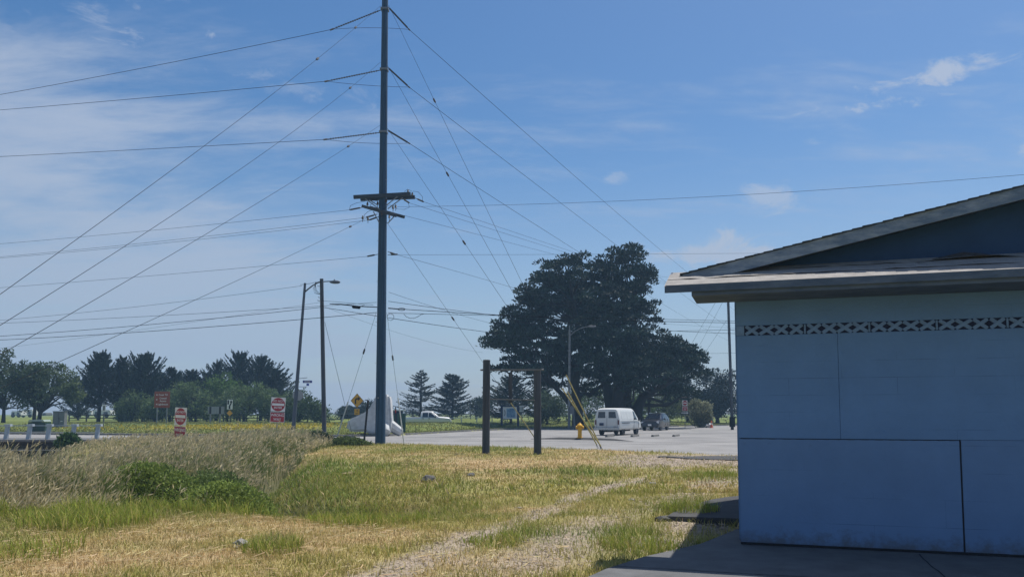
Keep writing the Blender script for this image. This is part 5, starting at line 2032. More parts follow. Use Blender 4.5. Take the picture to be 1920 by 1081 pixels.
# ------------------------------------------------------------------ trees left
G_C = (.024, .042, .038)
leafy_tree('broad leafy tree at the edge of the lawn, cut by the weeds side', 6, 795, [(8, 700, 40, 42), (25, 735, 40, 34), (-30, 715, 40, 50)], 95, 21, (.060, .085, .035), nclump=130, nleaf=60, trunk_r=.2)
leafy_tree('dark leafy tree with single dark trunk beside forked tree', 64, 800, [(62, 735, 28, 28), (48, 712, 34, 32)], 88, 22, (.042, .065, .032), nclump=90, nleaf=55, trunk_r=.19, cr=.7)
t = leafy_tree('spreading green tree with open forked trunk beside the grey cabinet', 73, 788, [(100, 702, 34, 26), (70, 700, 26, 20), (125, 728, 30, 18), (140, 740, 18, 14), (45, 722, 24, 18)], 97, 23, (.075, .105, .036), nclump=130, nleaf=48, cr=.65, trunk_r=.24, fork=(.1, 0, 1.3), nl=34, shell=.3)
CY = 'cypress trees in a row beyond the lawn'
plume_tree('tallest spiky dark cypress in the row beyond the lawn by the campers', 184, 796, 656, 50, 102, seed=31, nb=190, up=1.0, tuft=80, base_f=.2)
plume_tree('slender spiky dark cypress squeezed between two broad ones', 225, 797, 664, 30, 104, seed=32, nb=140, up=1.0, base_f=.18)
plume_tree('broad spiky dark cypress rising behind the brown destination board', 268, 797, 660, 52, 103, seed=33, nb=190, up=1.1, tuft=80)
plume_tree('small pointed dark cypress close behind the destination board', 318, 797, 684, 32, 105, seed=34, nb=120, up=.8)
plume_tree('low ragged cypress top showing over the grey green shrubs', 358, 797, 690, 40, 110, seed=35, nb=120, up=.9)
plume_tree('ragged pale topped cypress at the start of the dense clump', 405, 797, 672, 36, 115, seed=36, nb=130, up=1.0)
plume_tree('highest cypress of the dense clump behind the keep right sign', 446, 797, 656, 50, 114, seed=37, nb=170, up=1.1, tuft=80)
plume_tree('rounded cypress of the dense clump near the street lamp', 488, 797, 663, 48, 115, seed=38, nb=170, up=1.0, tuft=80, taper=.7)
plume_tree('sloping outer cypress of the dense clump reaching past the street lamp', 515, 797, 686, 48, 113, seed=39, nb=150, up=.7, tuft=80, taper=.7)
for (lab, px_, top, hw_, sd) in [('low dark cypress filling behind the forked tree and tallest cypress', 146, 704, 34, 91), ('dark cypress filling between slender and broad spiky ones', 246, 690, 36, 92), ('dark cypress filling just beyond the destination board', 296, 694, 36, 93),
                                ('dark cypress filling between small pointed one and ragged top', 338, 700, 36, 94), ('dark cypress filling behind the bright green tree', 384, 694, 36, 95), ('low dark cypress filling behind the street lamp shrubs', 548, 735, 34, 96)]:
    plume_tree(lab, px_, 797, top, hw_, 120, seed=sd, nb=120, up=.8, tuft=80, taper=.55, base_f=.03)
SH = (.10, .15, .065)
for (lab, px, lob, d, sd, col, kw) in [
    ('low round grey green shrub left open under the broad cypress', 246, [(247, 762, 24, 30), (232, 775, 18, 18)], 99, 41, SH, {}),
    ('grey green shrub crowding the posts of the destination board', 292, [(290, 768, 26, 26), (310, 758, 24, 24)], 98, 42, SH, {}),
    ('large grey green shrub tree behind the sunken wrong way sign', 365, [(360, 748, 40, 32), (345, 735, 22, 18), (385, 765, 28, 26)], 100, 43, SH, dict(nclump=130)),
    ('brighter green tree standing out above the grey green shrubs', 425, [(420, 728, 30, 26), (437, 740, 26, 24)], 103, 44, (.085, .15, .045), {}),
    ('wide grey green shrub tree behind the keep right sign', 460, [(455, 755, 42, 34), (490, 745, 26, 24), (430, 765, 25, 24)], 101, 45, SH, dict(nclump=140)),
    ('grey green shrub between the wrong way sign and street lamp', 520, [(520, 770, 26, 24), (505, 752, 22, 20)], 100, 46, SH, {}),
    ('green shrub around the foot of the street lamp', 560, [(560, 755, 26, 26), (580, 768, 24, 22), (545, 775, 22, 18)], 100, 47, (.070, .11, .050), {}),
    ('last small shrub of the row behind the slim timber pole', 602, [(602, 778, 16, 15)], 102, 48, (.066, .10, .048), dict(nclump=40)),
]:
    a = dict(nclump=95, nleaf=48, cr=.72, ln=.26, trunk_r=.10, ntr=3, name='shrub_tree', shell=.3)
    a.update(kw)
    leafy_tree(lab, px, 797, lob, d, sd, col, **a)
leafy_tree('far rounded dark bush beyond the road beside the turn sign', 655, 792, [(652, 776, 20, 14)], 130, 51, (.03, .048, .036), nclump=60, nleaf=50, name='far_bush')
leafy_tree('far dark thicket showing behind the white block', 705, 790, [(700, 768, 32, 20)], 132, 52, (.028, .045, .034), nclump=80, nleaf=50, name='far_bush')

# spruces in the middle
plume_tree('airy spruce with level layered boughs behind the pickup cab rear', 789, 792, 688, 42, 126, 'spruce_tree', 61, (.030, .048, .046), nb=105, up=.35, tuft=55, droop=.18, thick=.24, taper=.8, base_f=.05, cone=1.45)
plume_tree('denser dark spruce with blunt top behind the pickup bonnet', 848, 792, 696, 40, 124, 'spruce_tree', 62, (.026, .042, .044), nb=150, up=.40, tuft=75, droop=.15, thick=.34, taper=.5, base_f=.04, cone=1.25)
leafy_tree('small dark round tree between spruce and the sign frame', 893, 790, [(893, 764, 18, 13), (905, 755, 16, 10)], 130, 53, (.03, .05, .042), nclump=60, nleaf=45, name='far_bush')
plume_tree('dark low cypress seen through the empty sign frame', 958, 794, 700, 52, 112, seed=63, nb=150, up=.5, tuft=70, taper=.6)
plume_tree('small cypress between the sign frame and big cypress trunk', 1015, 794, 722, 34, 112, seed=64, nb=100, up=.6, taper=.6)
for (lab, px, lob, d, sd, col) in [
    ('green shrub glimpsed under the big cypress toward the sign frame', 1028, [(1028, 762, 34, 30)], 106, 71, (.055, .085, .045)),
    ('bright green shrub glowing below the big cypress limbs', 1102, [(1100, 742, 30, 26), (1085, 765, 34, 26), (1124, 756, 22, 28)], 112, 72, (.085, .13, .055)),
    ('green shrub behind the roof of the white van', 1190, [(1185, 752, 34, 26), (1205, 768, 28, 22)], 108, 73, (.080, .125, .048)),
    ('pale green thin shrub behind the black car', 1240, [(1240, 755, 30, 24), (1262, 768, 26, 22)], 110, 74, (.105, .135, .070)),
]:
    leafy_tree(lab, px, 795, lob, d, sd, col, nclump=90, nleaf=45, cr=.75, ln=.28, trunk_r=.09, ntr=3, name='shrub_tree', shell=.3)
leafy_tree('pale flowering bush with dark shaded skirt beside the orange cone', 1312, 797, [(1310, 768, 20, 18), (1316, 782, 17, 15)], 96, 75, (.20, .21, .13), nclump=80, nleaf=50, cr=.55, ln=.26, trunk_r=.08, ntr=3, name='flowering_bush', shell=.5)
leafy_tree('dark round topped tree behind the pole at building corner', 1345, 795, [(1342, 730, 34, 38), (1365, 740, 34, 42), (1325, 760, 26, 32)], 118, 76, (.026, .040, .038), nclump=150, nleaf=70, cr=.9, ln=.34, trunk_r=.3, shell=.35, mat_='needle')
leafy_tree('dark rear tree filling the gap beside the big cypress', 1290, 795, [(1285, 745, 34, 34), (1262, 735, 30, 26)], 120, 77, (.024, .038, .036), nclump=110, nleaf=65, cr=.9, ln=.34, trunk_r=.25, shell=.35, mat_='needle')


def build_big_cypress():
    rg = np.random.default_rng(99)
    d = 90
    b = P(1150, 797, d)
    zg = hz(b.x, d)
    base = Vector((b.x, d, zg - .05))
    t = thing('monterey_cypress', 'huge spreading dark cypress with many limbs towering over the white van', 'tree', base)
    k = d / F
    LB = [  # px centre, radii px, depth centre m, density
        (1075, 520, 78, 40, 0, 1.3), (1020, 545, 42, 36, -1, .9), (1110, 560, 70, 50, 2, 1.2), (1170, 482, 42, 28, 1, 1.2), (1180, 525, 50, 38, 0, 1.2), (1200, 560, 32, 42, 0, .9), (1150, 570, 55, 40, -3, .9),
        (990, 585, 42, 30, 0, .9), (1040, 590, 60, 35, 3, .7), (950, 640, 44, 22, 0, 1.0), (985, 625, 45, 20, -2, .8), (1060, 640, 60, 32, 0, .8), (1110, 630, 50, 34, -4, .8),
        (1165, 630, 60, 36, -4, 1.1), (1205, 600, 28, 28, 2, .6), (1225, 645, 50, 26, -1, 1.2), (1265, 655, 40, 22, 0, 1.2), (1298, 662, 25, 14, 0, 1.0), (1255, 690, 50, 26, 0, 1.1), (1285, 690, 26, 14, 1, .8),
        (1180, 680, 55, 34, -3, .9), (1110, 690, 60, 28, 2, .7), (1000, 690, 60, 18, -2, 1.1), (955, 690, 30, 12, 0, .5), (1040, 715, 40, 22, 3, .7), (1250, 725, 40, 24, 2, .9), (1150, 720, 60, 20, 4, .6), (1085, 665, 40, 26, 0, .6), (1140, 655, 50, 40, -5, .8), (1190, 715, 50, 26, -4, .7), (1120, 600, 70, 50, 5, .8), (1050, 560, 60, 40, 4, .9), (1150, 530, 60, 40, 4, 1.0), (1215, 680, 50, 30, -3, .8), (1275, 740, 34, 26, 4, .9), (1000, 605, 40, 26, 3, .7), (1020, 665, 50, 16, -2, .5), (960, 612, 36, 24, -1, 1.1), (1000, 560, 32, 26, 0, .9), (935, 650, 32, 18, 1, 1.1), (1010, 640, 60, 26, 4, .9), (1060, 690, 60, 24, 4, .9), (975, 668, 44, 14, 0, .8), (1240, 665, 55, 28, 3, 1.0), (1290, 672, 34, 20, -1, 1.0), (1230, 705, 60, 28, -3, .9), (1150, 690, 70, 34, -5, .8), (1120, 735, 60, 16, 5, .6), (1300, 700, 26, 16, 2, .8)]
    V, Cc, cen = [], [], []
    for (cx, cy, rx, ry, dy, den) in LB:
        c = np.array(P(cx, cy, d + dy) - base)
        r_ = np.array([rx * k, max(rx, ry) * k * .85, ry * k])
        n = int(den * (rx * ry) / 62) + 5
        for i in range(n):
            dv = unit(rg.normal(size=3))
            dv[2] = dv[2] * (1 if dv[2] > 0 else .75)
            p = c + dv * r_ * rg.uniform(.35, 1.0) ** .55
            cen.append(p)
            size = rg.uniform(.62, 1.25)
            m = int(80 * size)
            dd = unit(rg.normal(size=(m, 3)))
            dd[:, 2] = np.abs(dd[:, 2]) * .9 - .25
            q = p + dd * (rg.uniform(.2, 1, (m, 1)) ** .5) * size * np.array([1.1, 1.1, .62])
            dirs = unit(dd * .8 + rg.normal(size=(m, 3)) * .45 + np.array([0, 0, .55]))
            V.append(quads(q, dirs, .36 * rg.uniform(.6, 1.3, m), .20, rg))
            tone = rg.uniform(.5, 1.6)
            Cc.append(np.array((.018, .036, .028))[None] * tone * rg.uniform(.7, 1.35, (m, 1)))
    link('crown', leaf_mesh('crown', np.concatenate(V), np.clip(np.concatenate(Cc), .004, 1), M['needle']), t)
    cen = np.array(cen)

    def L(px, py, dy=0):
        return P(px, py, d + dy) - base
    # trunks: a thick clustered bole and a separate leaning stem
    tr = [([L(1172, 800), L(1170, 765), L(1172, 735), L(1182, 690), L(1190, 630), L(1186, 560)], [1.45, .9, .7, .48, .34, .2]),
          ([L(1150, 800, 1), L(1148, 770, 1), L(1140, 735, .5), L(1128, 690), L(1118, 620), L(1112, 560)], [1.1, .75, .58, .45, .34, .2]),
          ([L(1195, 800, .5), L(1192, 772), L(1206, 742), L(1232, 728, -1), L(1262, 712, -1)], [.9, .7, .5, .34, .2]),
          ([L(1084, 800), L(1082, 760), L(1078, 720), L(1090, 660), L(1080, 600), L(1072, 550)], [.75, .55, .48, .38, .28, .15]),
          ([L(1078, 770), L(1058, 742), L(1030, 715, -1), L(1000, 690, -2)], [.35, .28, .22, .12]),
          ([L(1130, 720), L(1104, 740), L(1086, 728, -1), L(1100, 735, -2)], [.22, .2, .14, .08]),
          ([L(1160, 760, -1), L(1162, 700, -2), L(1152, 640, -2), L(1150, 590, -2)], [.8, .5, .35, .2])]
    tm = MB()
    for pts, rs in tr:
        tm.tube(pts, rs, 10)
    tm.build('trunk', M['bark'], t, smooth=60)
    lm = MB()
    nodes = []
    for pts, rs in tr:
        for i in range(len(pts) - 1):
            for f in (0, .5):
                p = pts[i].lerp(pts[i + 1], f)
                if p.z > 2.2:
                    nodes.append((p, rs[i]))
    nd = np.array([tuple(p) for p, _ in nodes])
    sel = rg.choice(len(cen), min(230, len(cen)), replace=False)
    for i in sel:
        c = cen[i]
        low = nd[:, 2] < c[2] - .2
        dist = np.linalg.norm(nd - c, axis=1) + np.where(low, 0, 8) + rg.uniform(0, 2.5, len(nd))
        j = int(np.argmin(dist))
        p, r_ = nodes[j]
        cv = Vector(c)
        dv = cv - p
        q1 = p + dv * .4 + Vector(rg.normal(size=3) * dv.length * .05) - Vector((0, 0, dv.length * .03))
        q2 = p + dv * .75 + Vector(rg.normal(size=3) * dv.length * .05)
        rr = min(r_ * .5, .05 + .022 * dv.length)
        lm.tube([p, q1, q2, cv], [rr, rr * .75, rr * .5, .025], 5, False)
    lm.build('limbs', M['bark'], t)


build_big_cypress()


# ------------------------------------------------------------------ grasses
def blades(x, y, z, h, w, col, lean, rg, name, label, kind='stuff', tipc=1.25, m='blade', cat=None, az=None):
    n = len(x)
    a = rg.uniform(0, 2 * math.pi, n) if az is None else az
    b = rg.uniform(0, 2 * math.pi, n)
    sx, sy = np.cos(b) * w * .5, np.sin(b) * w * .5
    lx, ly = np.cos(a) * lean * h, np.sin(a) * lean * h
    base = np.stack([x, y, z - .01], 1)
    side = np.stack([sx, sy, np.zeros(n)], 1)
    mid = base + np.stack([lx * .32, ly * .32, h * .60], 1)
    hv = h * np.sqrt(np.clip(1 - (lean * .85) ** 2, .05, 1))
    tip = base + np.stack([lx, ly, hv], 1)
    mid[:, 2] = base[:, 2] + hv * .62
    v = np.stack([base - side, base + side, mid + side * .8, mid - side * .8, tip], 1).reshape(-1, 3)
    i0 = np.arange(n) * 5
    flat = np.stack([i0, i0 + 1, i0 + 2, i0 + 3, i0 + 3, i0 + 2, i0 + 4], 1).ravel()
    tot = np.tile([4, 3], n)
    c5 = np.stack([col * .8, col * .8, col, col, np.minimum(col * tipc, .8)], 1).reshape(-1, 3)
    me = np_mesh(name, v, flat, tot, M[m], c5)
    o = link(name, me)
    tag(o, label, cat, None, kind)
    return o


def inpoly(x, y, poly):
    r_ = np.zeros(x.shape, bool)
    n = len(poly)
    j = n - 1
    for i in range(n):
        xi, yi = poly[i]
        xj, yj = poly[j]
        c = ((yi > y) != (yj > y)) & (x < (xj - xi) * (y - yi) / (yj - yi + 1e-12) + xi)
        r_ ^= c
        j = i
    return r_


TALL = [(-7.3, 13.2), (-5.8, 14.2), (-5.1, 15.6), (-5.3, 17.2), (-6.0, 18.8), (-6.9, 24), (-8.0, 31), (-8.6, 38), (-9.6, 43.5), (-16, 44.6), (-24.5, 46.6), (-40, 46.8), (-40, 11), (-10, 11)]


def build_grass():
    rg = np.random.default_rng(5)

    def off_slab(x, y):
        sl = [(-.9, 5.0), (.62, 7.75), (.95, 8.35), (1.45, 9.05), (2.30, 9.95), (3.1, 11.2), (4.6, 13.2), (14, 10.5), (14, 4)]
        s2 = [(2.32, 12.25), (2.5, 12.7), (2.92, 13.6), (3.3, 14.2), (3.63, 14.7), (4.0, 15.1), (4.4, 15.4), (5.6, 15.6), (9, 14.6), (7, 11.6), (3.5, 11.95)]
        return ~(inpoly(x, y, sl) | inpoly(x, y, s2))

    def field(n, ylo, yhi, xlo, xhi, p=1.0):
        y = ylo + (yhi - ylo) * rg.random(n) ** p
        x = xlo(y) + (xhi(y) - xlo(y)) * rg.random(n)
        return x, y
    # mown grass, near
    for (nm, lab, n, ylo, yhi, hs, ws) in [('short_grass', 'patchy dry and green mown grass close by along the tracks', 165000, 6.6, 17, .100, .0075), ('short_grass', 'mown dry bank grass reaching to the road edge', 120000, 16.5, 45, .105, .020)]:
        x, y = field(n, ylo, yhi, lambda y: -.66 * y - .5, lambda y: np.minimum(.66 * y + 1, .30 * y + 3), 1.1)
        c, dry, grn, gv, px, py = tri_mix(x, y)
        keep = (y < near_y(x) - .02) & ~inpoly(x, y, TALL) & off_slab(x, y) & (rg.random(n) > gv * .93)
        x, y, c, dry, grn = x[keep], y[keep], c[keep], dry[keep], grn[keep]
        n = len(x)
        r1 = rg.random(n)
        alt = np.where((r1 < .22)[:, None], C_STRAW[None], np.where((r1 > .84)[:, None], C_GR[None], c))
        c = np.where((rg.random(n) < .55)[:, None], c, alt)
        c = c * rg.uniform(.65, 1.25, (n, 1))
        h = hs * rg.uniform(.4, 1.35, n) * (1 + .6 * grn - .25 * dry) * (.45 + 1.1 * fbm(x * 3.1, y * 3.1, 3))
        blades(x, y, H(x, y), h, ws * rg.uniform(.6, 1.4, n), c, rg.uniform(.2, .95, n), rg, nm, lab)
    # cut straw lying on the ground
    n = 20000
    x, y = field(n, 6.8, 30, lambda y: -.66 * y, lambda y: .12 * y + 1.0, 1.3)
    c, dry, grn, gv, px, py = tri_mix(x, y)
    keep = (rg.random(n) < dry * 1.3 * sstep(.3, .62, fbm(x * 2.1, y * 2.1, 3))) & ~inpoly(x, y, TALL) & off_slab(x, y)
    x, y = x[keep], y[keep]
    n = len(x)
    an = rg.uniform(0, math.pi * 2, n)
    ln = rg.uniform(.04, .17, n)
    sc = (1 + y / 40)
    wd = .0055 * sc * rg.uniform(.7, 1.4, n)
    z = H(x, y) + rg.uniform(.015, .075, n)
    tilt = rg.uniform(-.10, .22, n)
    dx, dy = np.cos(an), np.sin(an)
    p0 = np.stack([x, y, z], 1)
    p1 = p0 + np.stack([dx * ln, dy * ln, tilt * ln], 1)
    sd = np.stack([-dy * wd * .5, dx * wd * .5, wd * .3], 1)
    v = np.stack([p0 - sd, p0 + sd, p1 + sd, p1 - sd], 1).reshape(-1, 3)
    cc = np.array((.52, .41, .22))[None] * rg.uniform(.55, 1.25, (n, 1)) * (1 + rg.normal(size=(n, 3)) * .05)
    o = link('cut_straw', np_mesh('cut_straw', v, np.arange(4 * n), np.full(n, 4), M['blade'], np.repeat(cc, 4, axis=0)))
    tag(o, 'loose cut straw lying over the mown grass', None, None, 'stuff')
    # longer green blades fringing the ditch and loose tufts
    X, Y, Hh = [], [], []
    fringe = [(-9.2, 12.3), (-7.4, 12.9), (-6.0, 13.8), (-5.0, 14.3), (-4.0, 14.3), (-3.2, 14.2), (-2.4, 14.3), (-1.7, 14.8)]
    for (x0, y0), (x1, y1) in zip(fringe[:-1], fringe[1:]):
        n = int(1050 * math.hypot(x1 - x0, y1 - y0))
        f = rg.random(n)
        X.append(x0 + (x1 - x0) * f + rg.normal(size=n) * .16)
        Y.append(y0 + (y1 - y0) * f + rg.normal(size=n) * .36)
        Hh.append(rg.uniform(.10, .34, n) * (.15 + 1.2 * sstep(.25, .8, vnoise(X[-1] * 1.6, Y[-1] * 1.6))))
    for (px, py, rad, n, hh) in [(520, 1028, .34, 520, .19), (1200, 1018, .5, 700, .14), (930, 1010, .4, 400, .12), (60, 1035, .6, 450, .2), (1290, 958, .45, 700, .22), (700, 955, 1.0, 2200, .20), (820, 930, .9, 1200, .16), (180, 975, .9, 1800, .3), (680, 925, .9, 1500, .2), (1340, 893, .8, 800, .16)]:
        d = 1.6 * F / (py - 775)
        x0 = (px - 960) / F * d
        rr = rad * np.sqrt(rg.random(n))
        aa = rg.uniform(0, 6.283, n)
        X.append(x0 + rr * np.cos(aa))
        Y.append(d + rr * np.sin(aa) * 1.2)
        Hh.append(hh * rg.uniform(.5, 1.25, n))
    x, y, h = np.concatenate(X), np.concatenate(Y), np.concatenate(Hh)
    n = len(x)
    c = np.where((rg.random(n) < .75)[:, None], np.array((.27, .32, .05))[None], np.array((.46, .39, .12))[None]) * rg.uniform(.65, 1.3, (n, 1))
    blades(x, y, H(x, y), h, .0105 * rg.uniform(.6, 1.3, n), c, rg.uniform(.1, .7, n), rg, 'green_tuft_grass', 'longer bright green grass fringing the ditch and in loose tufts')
    # green slope inside the small hollow
    n = 26000
    x = rg.uniform(-6.2, -1.2, n)
    y = rg.uniform(14.2, 26, n)
    keep = ~inpoly(x, y, TALL) & (rg.random(n) < np.exp(-((x + 3.6 + (y - 17) * .1) / 2.0) ** 2 - ((y - 18) / 4.0) ** 2))
    x, y = x[keep], y[keep]
    n = len(x)
    dk = fbm(x * 1.5, y * 1.5, 3)
    c = (np.array((.21, .255, .05))[None] * (1 - dk[:, None]) + np.array((.50, .41, .12))[None] * dk[:, None]) * rg.uniform(.6, 1.3, (n, 1))
    blades(x, y, H(x, y), rg.uniform(.06, .22, n), .013 * rg.uniform(.6, 1.3, n), c, rg.uniform(.2, .95, n), rg, 'hollow_grass', 'soft green grass covering the little hollow before the bank')

    # tall dry weeds: stems with feathery heads, and leaves
    n = 92000
    y = 12.2 + 34 * rg.random(n) ** 1.25
    x = -.70 * y - 1 + (.70 * y - 4.6) * rg.random(n)
    dd = seg_dist(x, y, DITCH)
    den = fbm(x * .55, y * .55, 3)
    ppx = 960 + F * x / y
    bush = sstep(175, 260, ppx) * sstep(540, 490, ppx) * sstep(19.4, 18.2, y)
    brow = sstep(330, 120, ppx) * sstep(24, 32, y)
    gap = np.exp(-(seg_dist(x, y, DITCH2[1:]) / .45) ** 2)
    keep = inpoly(x, y, TALL) & (rg.random(n) < .35 + .9 * den) & (rg.random(n) > bush * .97) & (rg.random(n) > gap * .95) & (rg.random(n) > brow * .75) & (y < near_y(x) - .3)
    x, y = x[keep], y[keep]
    n = len(x)
    z = H(x, y)
    patch = fbm(x * .45 + 9, y * .45 + 2, 4)
    edge = np.clip((y - (12.6 + .12 * (x + 8))) / 2.5, .35, 1)
    h = (.45 + .75 * fbm(x * .7, y * .7, 3)) * rg.uniform(.55, 1.15, n) * edge
    h = h * (1 - .40 * sstep(20, 30, y) * (1 - .75 * sstep(380, 500, ppx[keep])))
    h = h * (1 - .62 * sstep(330, 120, 960 + F * x / y) * sstep(22, 31, y))
    pe = np.array(TALL + TALL[:1])
    de = seg_dist(x, y, [tuple(p) for p in pe[:9]])
    h = h * (.45 + .55 * sstep(0, 1.5, de + .8 * (vnoise(x * 1.7, y * 1.7) - .5)))
    h = h * np.where(rg.random(n) < .05, 1.45, 1.0)
    tone = np.clip(patch * 3.2 - 1.38 + rg.normal(size=n) * .24, 0, 1)[:, None]
    col = np.array((.46, .395, .21))[None] * tone + np.array((.19, .235, .075))[None] * (1 - tone)
    col = col * rg.uniform(.65, 1.25, (n, 1))
    wind = .4 + 1.15 * rg.normal(size=n)
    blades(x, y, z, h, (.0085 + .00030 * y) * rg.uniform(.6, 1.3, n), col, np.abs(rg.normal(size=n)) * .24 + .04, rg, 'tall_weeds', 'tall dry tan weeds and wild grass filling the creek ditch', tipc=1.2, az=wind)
    # seed heads
    sel = rg.random(n) < .30
    xs, ys, zs, hs = x[sel], y[sel], z[sel], h[sel]
    m = len(xs)
    k = 3
    c = np.repeat(np.stack([xs + np.cos(wind[sel]) * .12 * hs, ys + np.sin(wind[sel]) * .1 * hs, zs + hs * .88], 1), k, axis=0) + rg.normal(size=(m * k, 3)) * np.array([.035, .035, .05])
    dirs = unit(np.array([.45, .05, .75])[None] + rg.normal(size=(m * k, 3)) * .35)
    v = quads(c, dirs, rg.uniform(.08, .20, m * k), (.012 + .0006 * c[:, 1]), rg)
    cc = np.array((.56, .48, .30))[None] * rg.uniform(.6, 1.25, (m * k, 1))
    o = link('weed_seed_heads', leaf_mesh('weed_seed_heads', v, cc, M['blade']))
    tag(o, 'feathery pale seed heads on the tall dry weeds', None, None, 'stuff')
    # far lawn: coarse tufts, and yellow flowers
    n = 42000
    x = rg.uniform(-50, 36, n)
    y = far_y(x) + .35 + 34 * rg.random(n) ** 1.5
    y = np.minimum(y, 118)
    keep = np.abs(x / y) < .72
    x, y = x[keep], y[keep]
    n = len(x)
    nz = fbm(x * .25, y * .25, 3)
    c = (np.array((.125, .15, .04))[None] * (1 - nz[:, None]) + np.array((.24, .22, .08))[None] * nz[:, None]) * rg.uniform(.7, 1.3, (n, 1))
    blades(x, y, H(x, y), rg.uniform(.05, .16, n), .07 * rg.uniform(.6, 1.4, n), c, rg.uniform(.2, .9, n), rg, 'lawn_grass', 'short lawn grass across the road')
    n = 3200
    x = -24.5 + 6.5 * rg.normal(size=n)
    y = 70.5 + rg.normal(size=n) * 2.4
    y = np.maximum(y, far_y(x) + 5)
    keep = rg.random(n) < .25 + .75 * sstep(.35, .6, fbm(x * .3, y * .3, 3))
    x, y = x[keep], y[keep]
    n = len(x)
    cz = np.stack([x, y, H(x, y) + rg.uniform(.10, .22, n)], 1)
    dirs = unit(rg.normal(size=(n, 3)) * np.array([1, 1, .4]))
    cc = np.array((.44, .34, .04))[None] * rg.uniform(.7, 1.2, (n, 1))
    o = link('yellow_flowers', leaf_mesh('yellow_flowers', quads(cz, dirs, rg.uniform(.10, .2, n), .11, rg), cc, M['blade']))
    tag(o, 'drift of yellow wildflowers over the lawn across the road', None, None, 'stuff')


build_grass()


# ------------------------------------------------------------------ bushes, small plants, stones in the field
def mound_bush(name, label, x0, y0, rx, ry, rz_, seed, col, n, ln, zoff=0.0, stems=True, cat='bush', group=None):
    rg = np.random.default_rng(seed)
    zg = hz(x0, y0) + zoff
    t = thing(name, label, cat, (x0, y0, zg), 0, group)
    V, Cc = [], []
    a = rg.uniform(0, 2 * math.pi, n)
    u_ = rg.uniform(-.05, 1, n)
    lump = 1 + .22 * (fbm(np.cos(a) * 2 + 5 + seed, np.sin(a) * 2 + u_ * 2 + 5, 3) - .5) * 2
    r_ = np.sqrt(np.clip(1 - u_ ** 2, 0, 1)) * lump * rg.uniform(.72, 1.04, n)
    c = np.stack([np.cos(a) * rx * r_, np.sin(a) * ry * r_, u_ * rz_ * lump * rg.uniform(.8, 1.03, n)], 1)
    nrm = unit(c / np.array([rx, ry, rz_]))
    dirs = unit(nrm * .5 + rg.normal(size=(n, 3)) * .6 + np.array([0, 0, .25]))
    V = quads(c, dirs, ln * rg.uniform(.5, 1.4, n), ln * .5, rg)
    tone = .6 + .8 * fbm(c[:, 0] * 2.2 + 7, c[:, 1] * 2.2 + c[:, 2] * 3 + 3, 3)
    Cc = np.array(col)[None] * tone[:, None] * rg.uniform(.65, 1.35, (n, 1))
    link('foliage', leaf_mesh('foliage', V, np.clip(Cc, .004, 1), M['leaf']), t)
    sm = MB()
    for k in range(10):
        an = rg.uniform(0, 6.28)
        q = Vector((math.cos(an) * rx * .6, math.sin(an) * ry * .6, rz_ * rg.uniform(.5, .85)))
        sm.tube([(0, 0, -.15), q * .5 + Vector((0, 0, .1)), q], [.02, .014, .006], 5, False)
    sm.build('stems', M['bark'], t)
    return t


mound_bush('ditch_bush', 'dense rounded bright green bush growing in the ditch among dry weeds', -5.75, 16.1, 1.05, .95, .92, 81, (.21, .27, .060), 22000, .062, zoff=.12)
mound_bush('ditch_bush', 'flatter sprawling green bush in the ditch close under the tan weeds', -7.5, 16.5, 1.25, .9, .85, 82, (.19, .25, .060), 20000, .062, zoff=.15)
mound_bush('ditch_bush', 'darker green leafy bush rising at the back of the ditch', -6.5, 17.6, 1.0, .9, 1.1, 83, (.13, .18, .055), 12000, .065, zoff=.1)
mound_bush('bramble', 'low bramble with broad leaves at foot of the white guy guard', -8.3, 40.6, 1.1, .6, .36, 84, (.12, .16, .055), 3600, .15)
mound_bush('bramble', 'dark bramble mound at the end of the tall weeds', -9.9, 40.8, 1.0, .8, .62, 85, (.09, .12, .055), 4500, .15)
mound_bush('bramble', 'leafy bramble in the weeds short of the slim timber pole', -10.2, 36.0, .9, .8, .62, 86, (.10, .14, .055), 4500, .14)
mound_bush('ivy_clump', 'green leafy clump on the edge of the dark bridge side', P(130, 825, 46.5).x, 46.4, .65, .35, .62, 87, (.060, .12, .040), 900, .26, zoff=.75)

for i, (px, py, s, mname, lab) in enumerate([(806, 899, .21, 'stone', 'dark lump of stone half sunk in the hollow grass'), (884, 889, .13, 'stone', 'small dark stone on the golden bank'), (460, 1017, .14, 'pale_stone', 'flat grey stone lying in the cut straw'),
                                             (1243, 970, .13, 'stone', 'small dark stub at the corner of the curved slab'), (973, 937, .07, 'pale_stone', 'tiny white litter scrap between the wheel tracks'), (1182, 931, .08, 'pale_stone', 'white pebble on the driveway nearer the slab'), (1222, 903, .09, 'pale_stone', 'white pebble on the driveway toward the road'), (655, 888, .15, 'straw', 'pale log of matted straw on the hollow bank')]):
    d = 1.6 * F / (py - 775)
    x = (px - 960) / F * d
    rr = random.Random(200 + i)
    bm = bmesh.new()
    bmesh.ops.create_icosphere(bm, subdivisions=2, radius=1)
    for v in bm.verts:
        k = 1 + rr.uniform(-.22, .22)
        v.co = Vector((v.co.x * s * k * 1.2, v.co.y * s * .8 * k, v.co.z * s * (.55 if s > .1 else .35) * k))
    me = bpy.data.meshes.new('stone')
    bm.to_mesh(me)
    bm.free()
    me.materials.append(M[mname])
    o = link('field_stone' if 'litter' not in lab and 'stub' not in lab and 'log' not in lab else ('litter_scrap' if 'litter' in lab else ('slab_stub' if 'stub' in lab else 'straw_bundle')), me)
    o.location = (x, d, hz(x, d) + s * .12)
    o.rotation_euler = (0, 0, rr.uniform(0, 3))
    tag(o, lab, 'stone' if 'stone' in lab or 'pebble' in lab else ('litter' if 'litter' in lab else 'debris'))

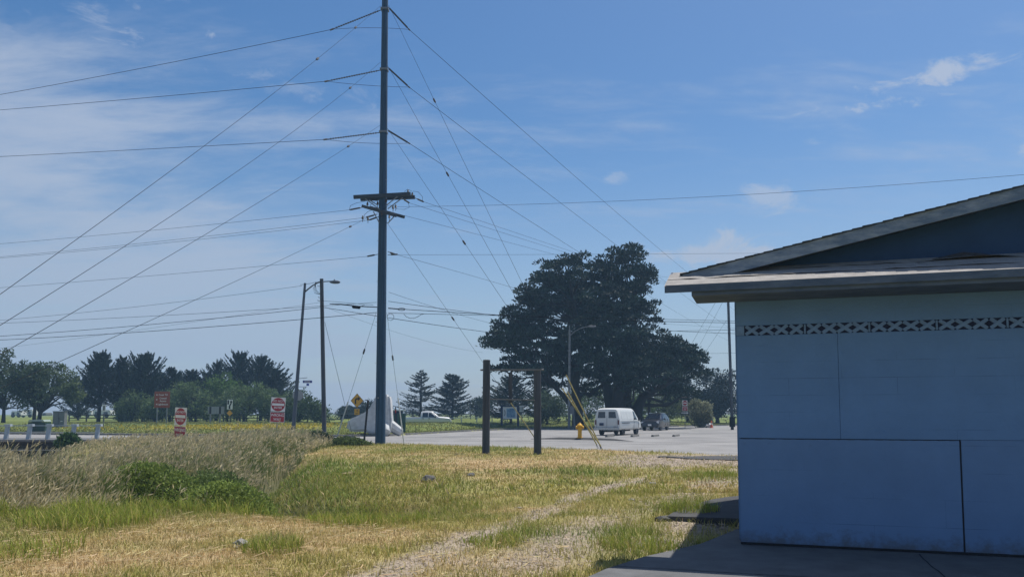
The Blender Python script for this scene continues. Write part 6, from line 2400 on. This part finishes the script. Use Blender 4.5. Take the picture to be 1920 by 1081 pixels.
# loose gravel on the bare tracks
def build_gravel():
    rg = np.random.default_rng(77)
    n = 60000
    y = 7 + 24 * rg.random(n) ** 1.4
    x = -2.5 + (y * .34 + 5) * rg.random(n)
    dry, grn, gv, px, py = zones(x, y)
    keep = rg.random(n) < gv * .9 - .12
    keep &= ~((x > 3.2) & (y < 13))
    x, y = x[keep], y[keep]
    n = len(x)
    s = rg.uniform(.006, .020, n) * (1 + y / 25)
    z = H(x, y)
    base = np.stack([x, y, z], 1)
    a = rg.uniform(0, 6.28, n)
    oc = []
    for k in range(4):
        an = a + k * math.pi / 2
        oc.append(base + np.stack([np.cos(an) * s, np.sin(an) * s, rg.uniform(0, .2, n) * s], 1))
    top = base + np.stack([rg.normal(size=n) * s * .2, rg.normal(size=n) * s * .2, s * rg.uniform(.6, 1.0, n)], 1)
    v = np.stack(oc + [top], 1).reshape(-1, 3)
    i0 = np.arange(n) * 5
    fl = np.stack([np.stack([i0 + k, i0 + (k + 1) % 4, i0 + 4], 1) for k in range(4)], 1).reshape(-1)
    cc = np.array((.27, .22, .17))[None] * rg.uniform(.45, 1.5, (n, 1))
    o = link('gravel', np_mesh('gravel', v, fl, np.full(4 * n, 3), M['ground'], np.repeat(cc, 5, axis=0)))
    tag(o, 'loose pale gravel on the bare wheel tracks', None, None, 'stuff')


build_gravel()
print('built', len(bpy.data.objects), 'objects', sum(len(m.polygons) for m in bpy.data.meshes), 'faces')


# ------------------------------------------------------------------ blue haze added to tint and lift distant darks
def build_haze():
    m = bpy.data.materials.new('added_haze')
    m.use_nodes = True
    N, L = m.node_tree.nodes, m.node_tree.links
    N.clear()
    out = N.new('ShaderNodeOutputMaterial')
    pv = N.new('ShaderNodeVolumePrincipled')
    pv.inputs['Color'].default_value = (.42, .70, 1.0, 1)
    pv.inputs['Density'].default_value = HAZE
    pv.inputs['Anisotropy'].default_value = 0.0
    L.new(pv.outputs[0], out.inputs['Volume'])
    o = MB().box((0, 120, 13.7), (1010, 620, 30.6)).build('haze', m)
    tag(o, kind='stuff')


HAZE = .0008
build_haze()
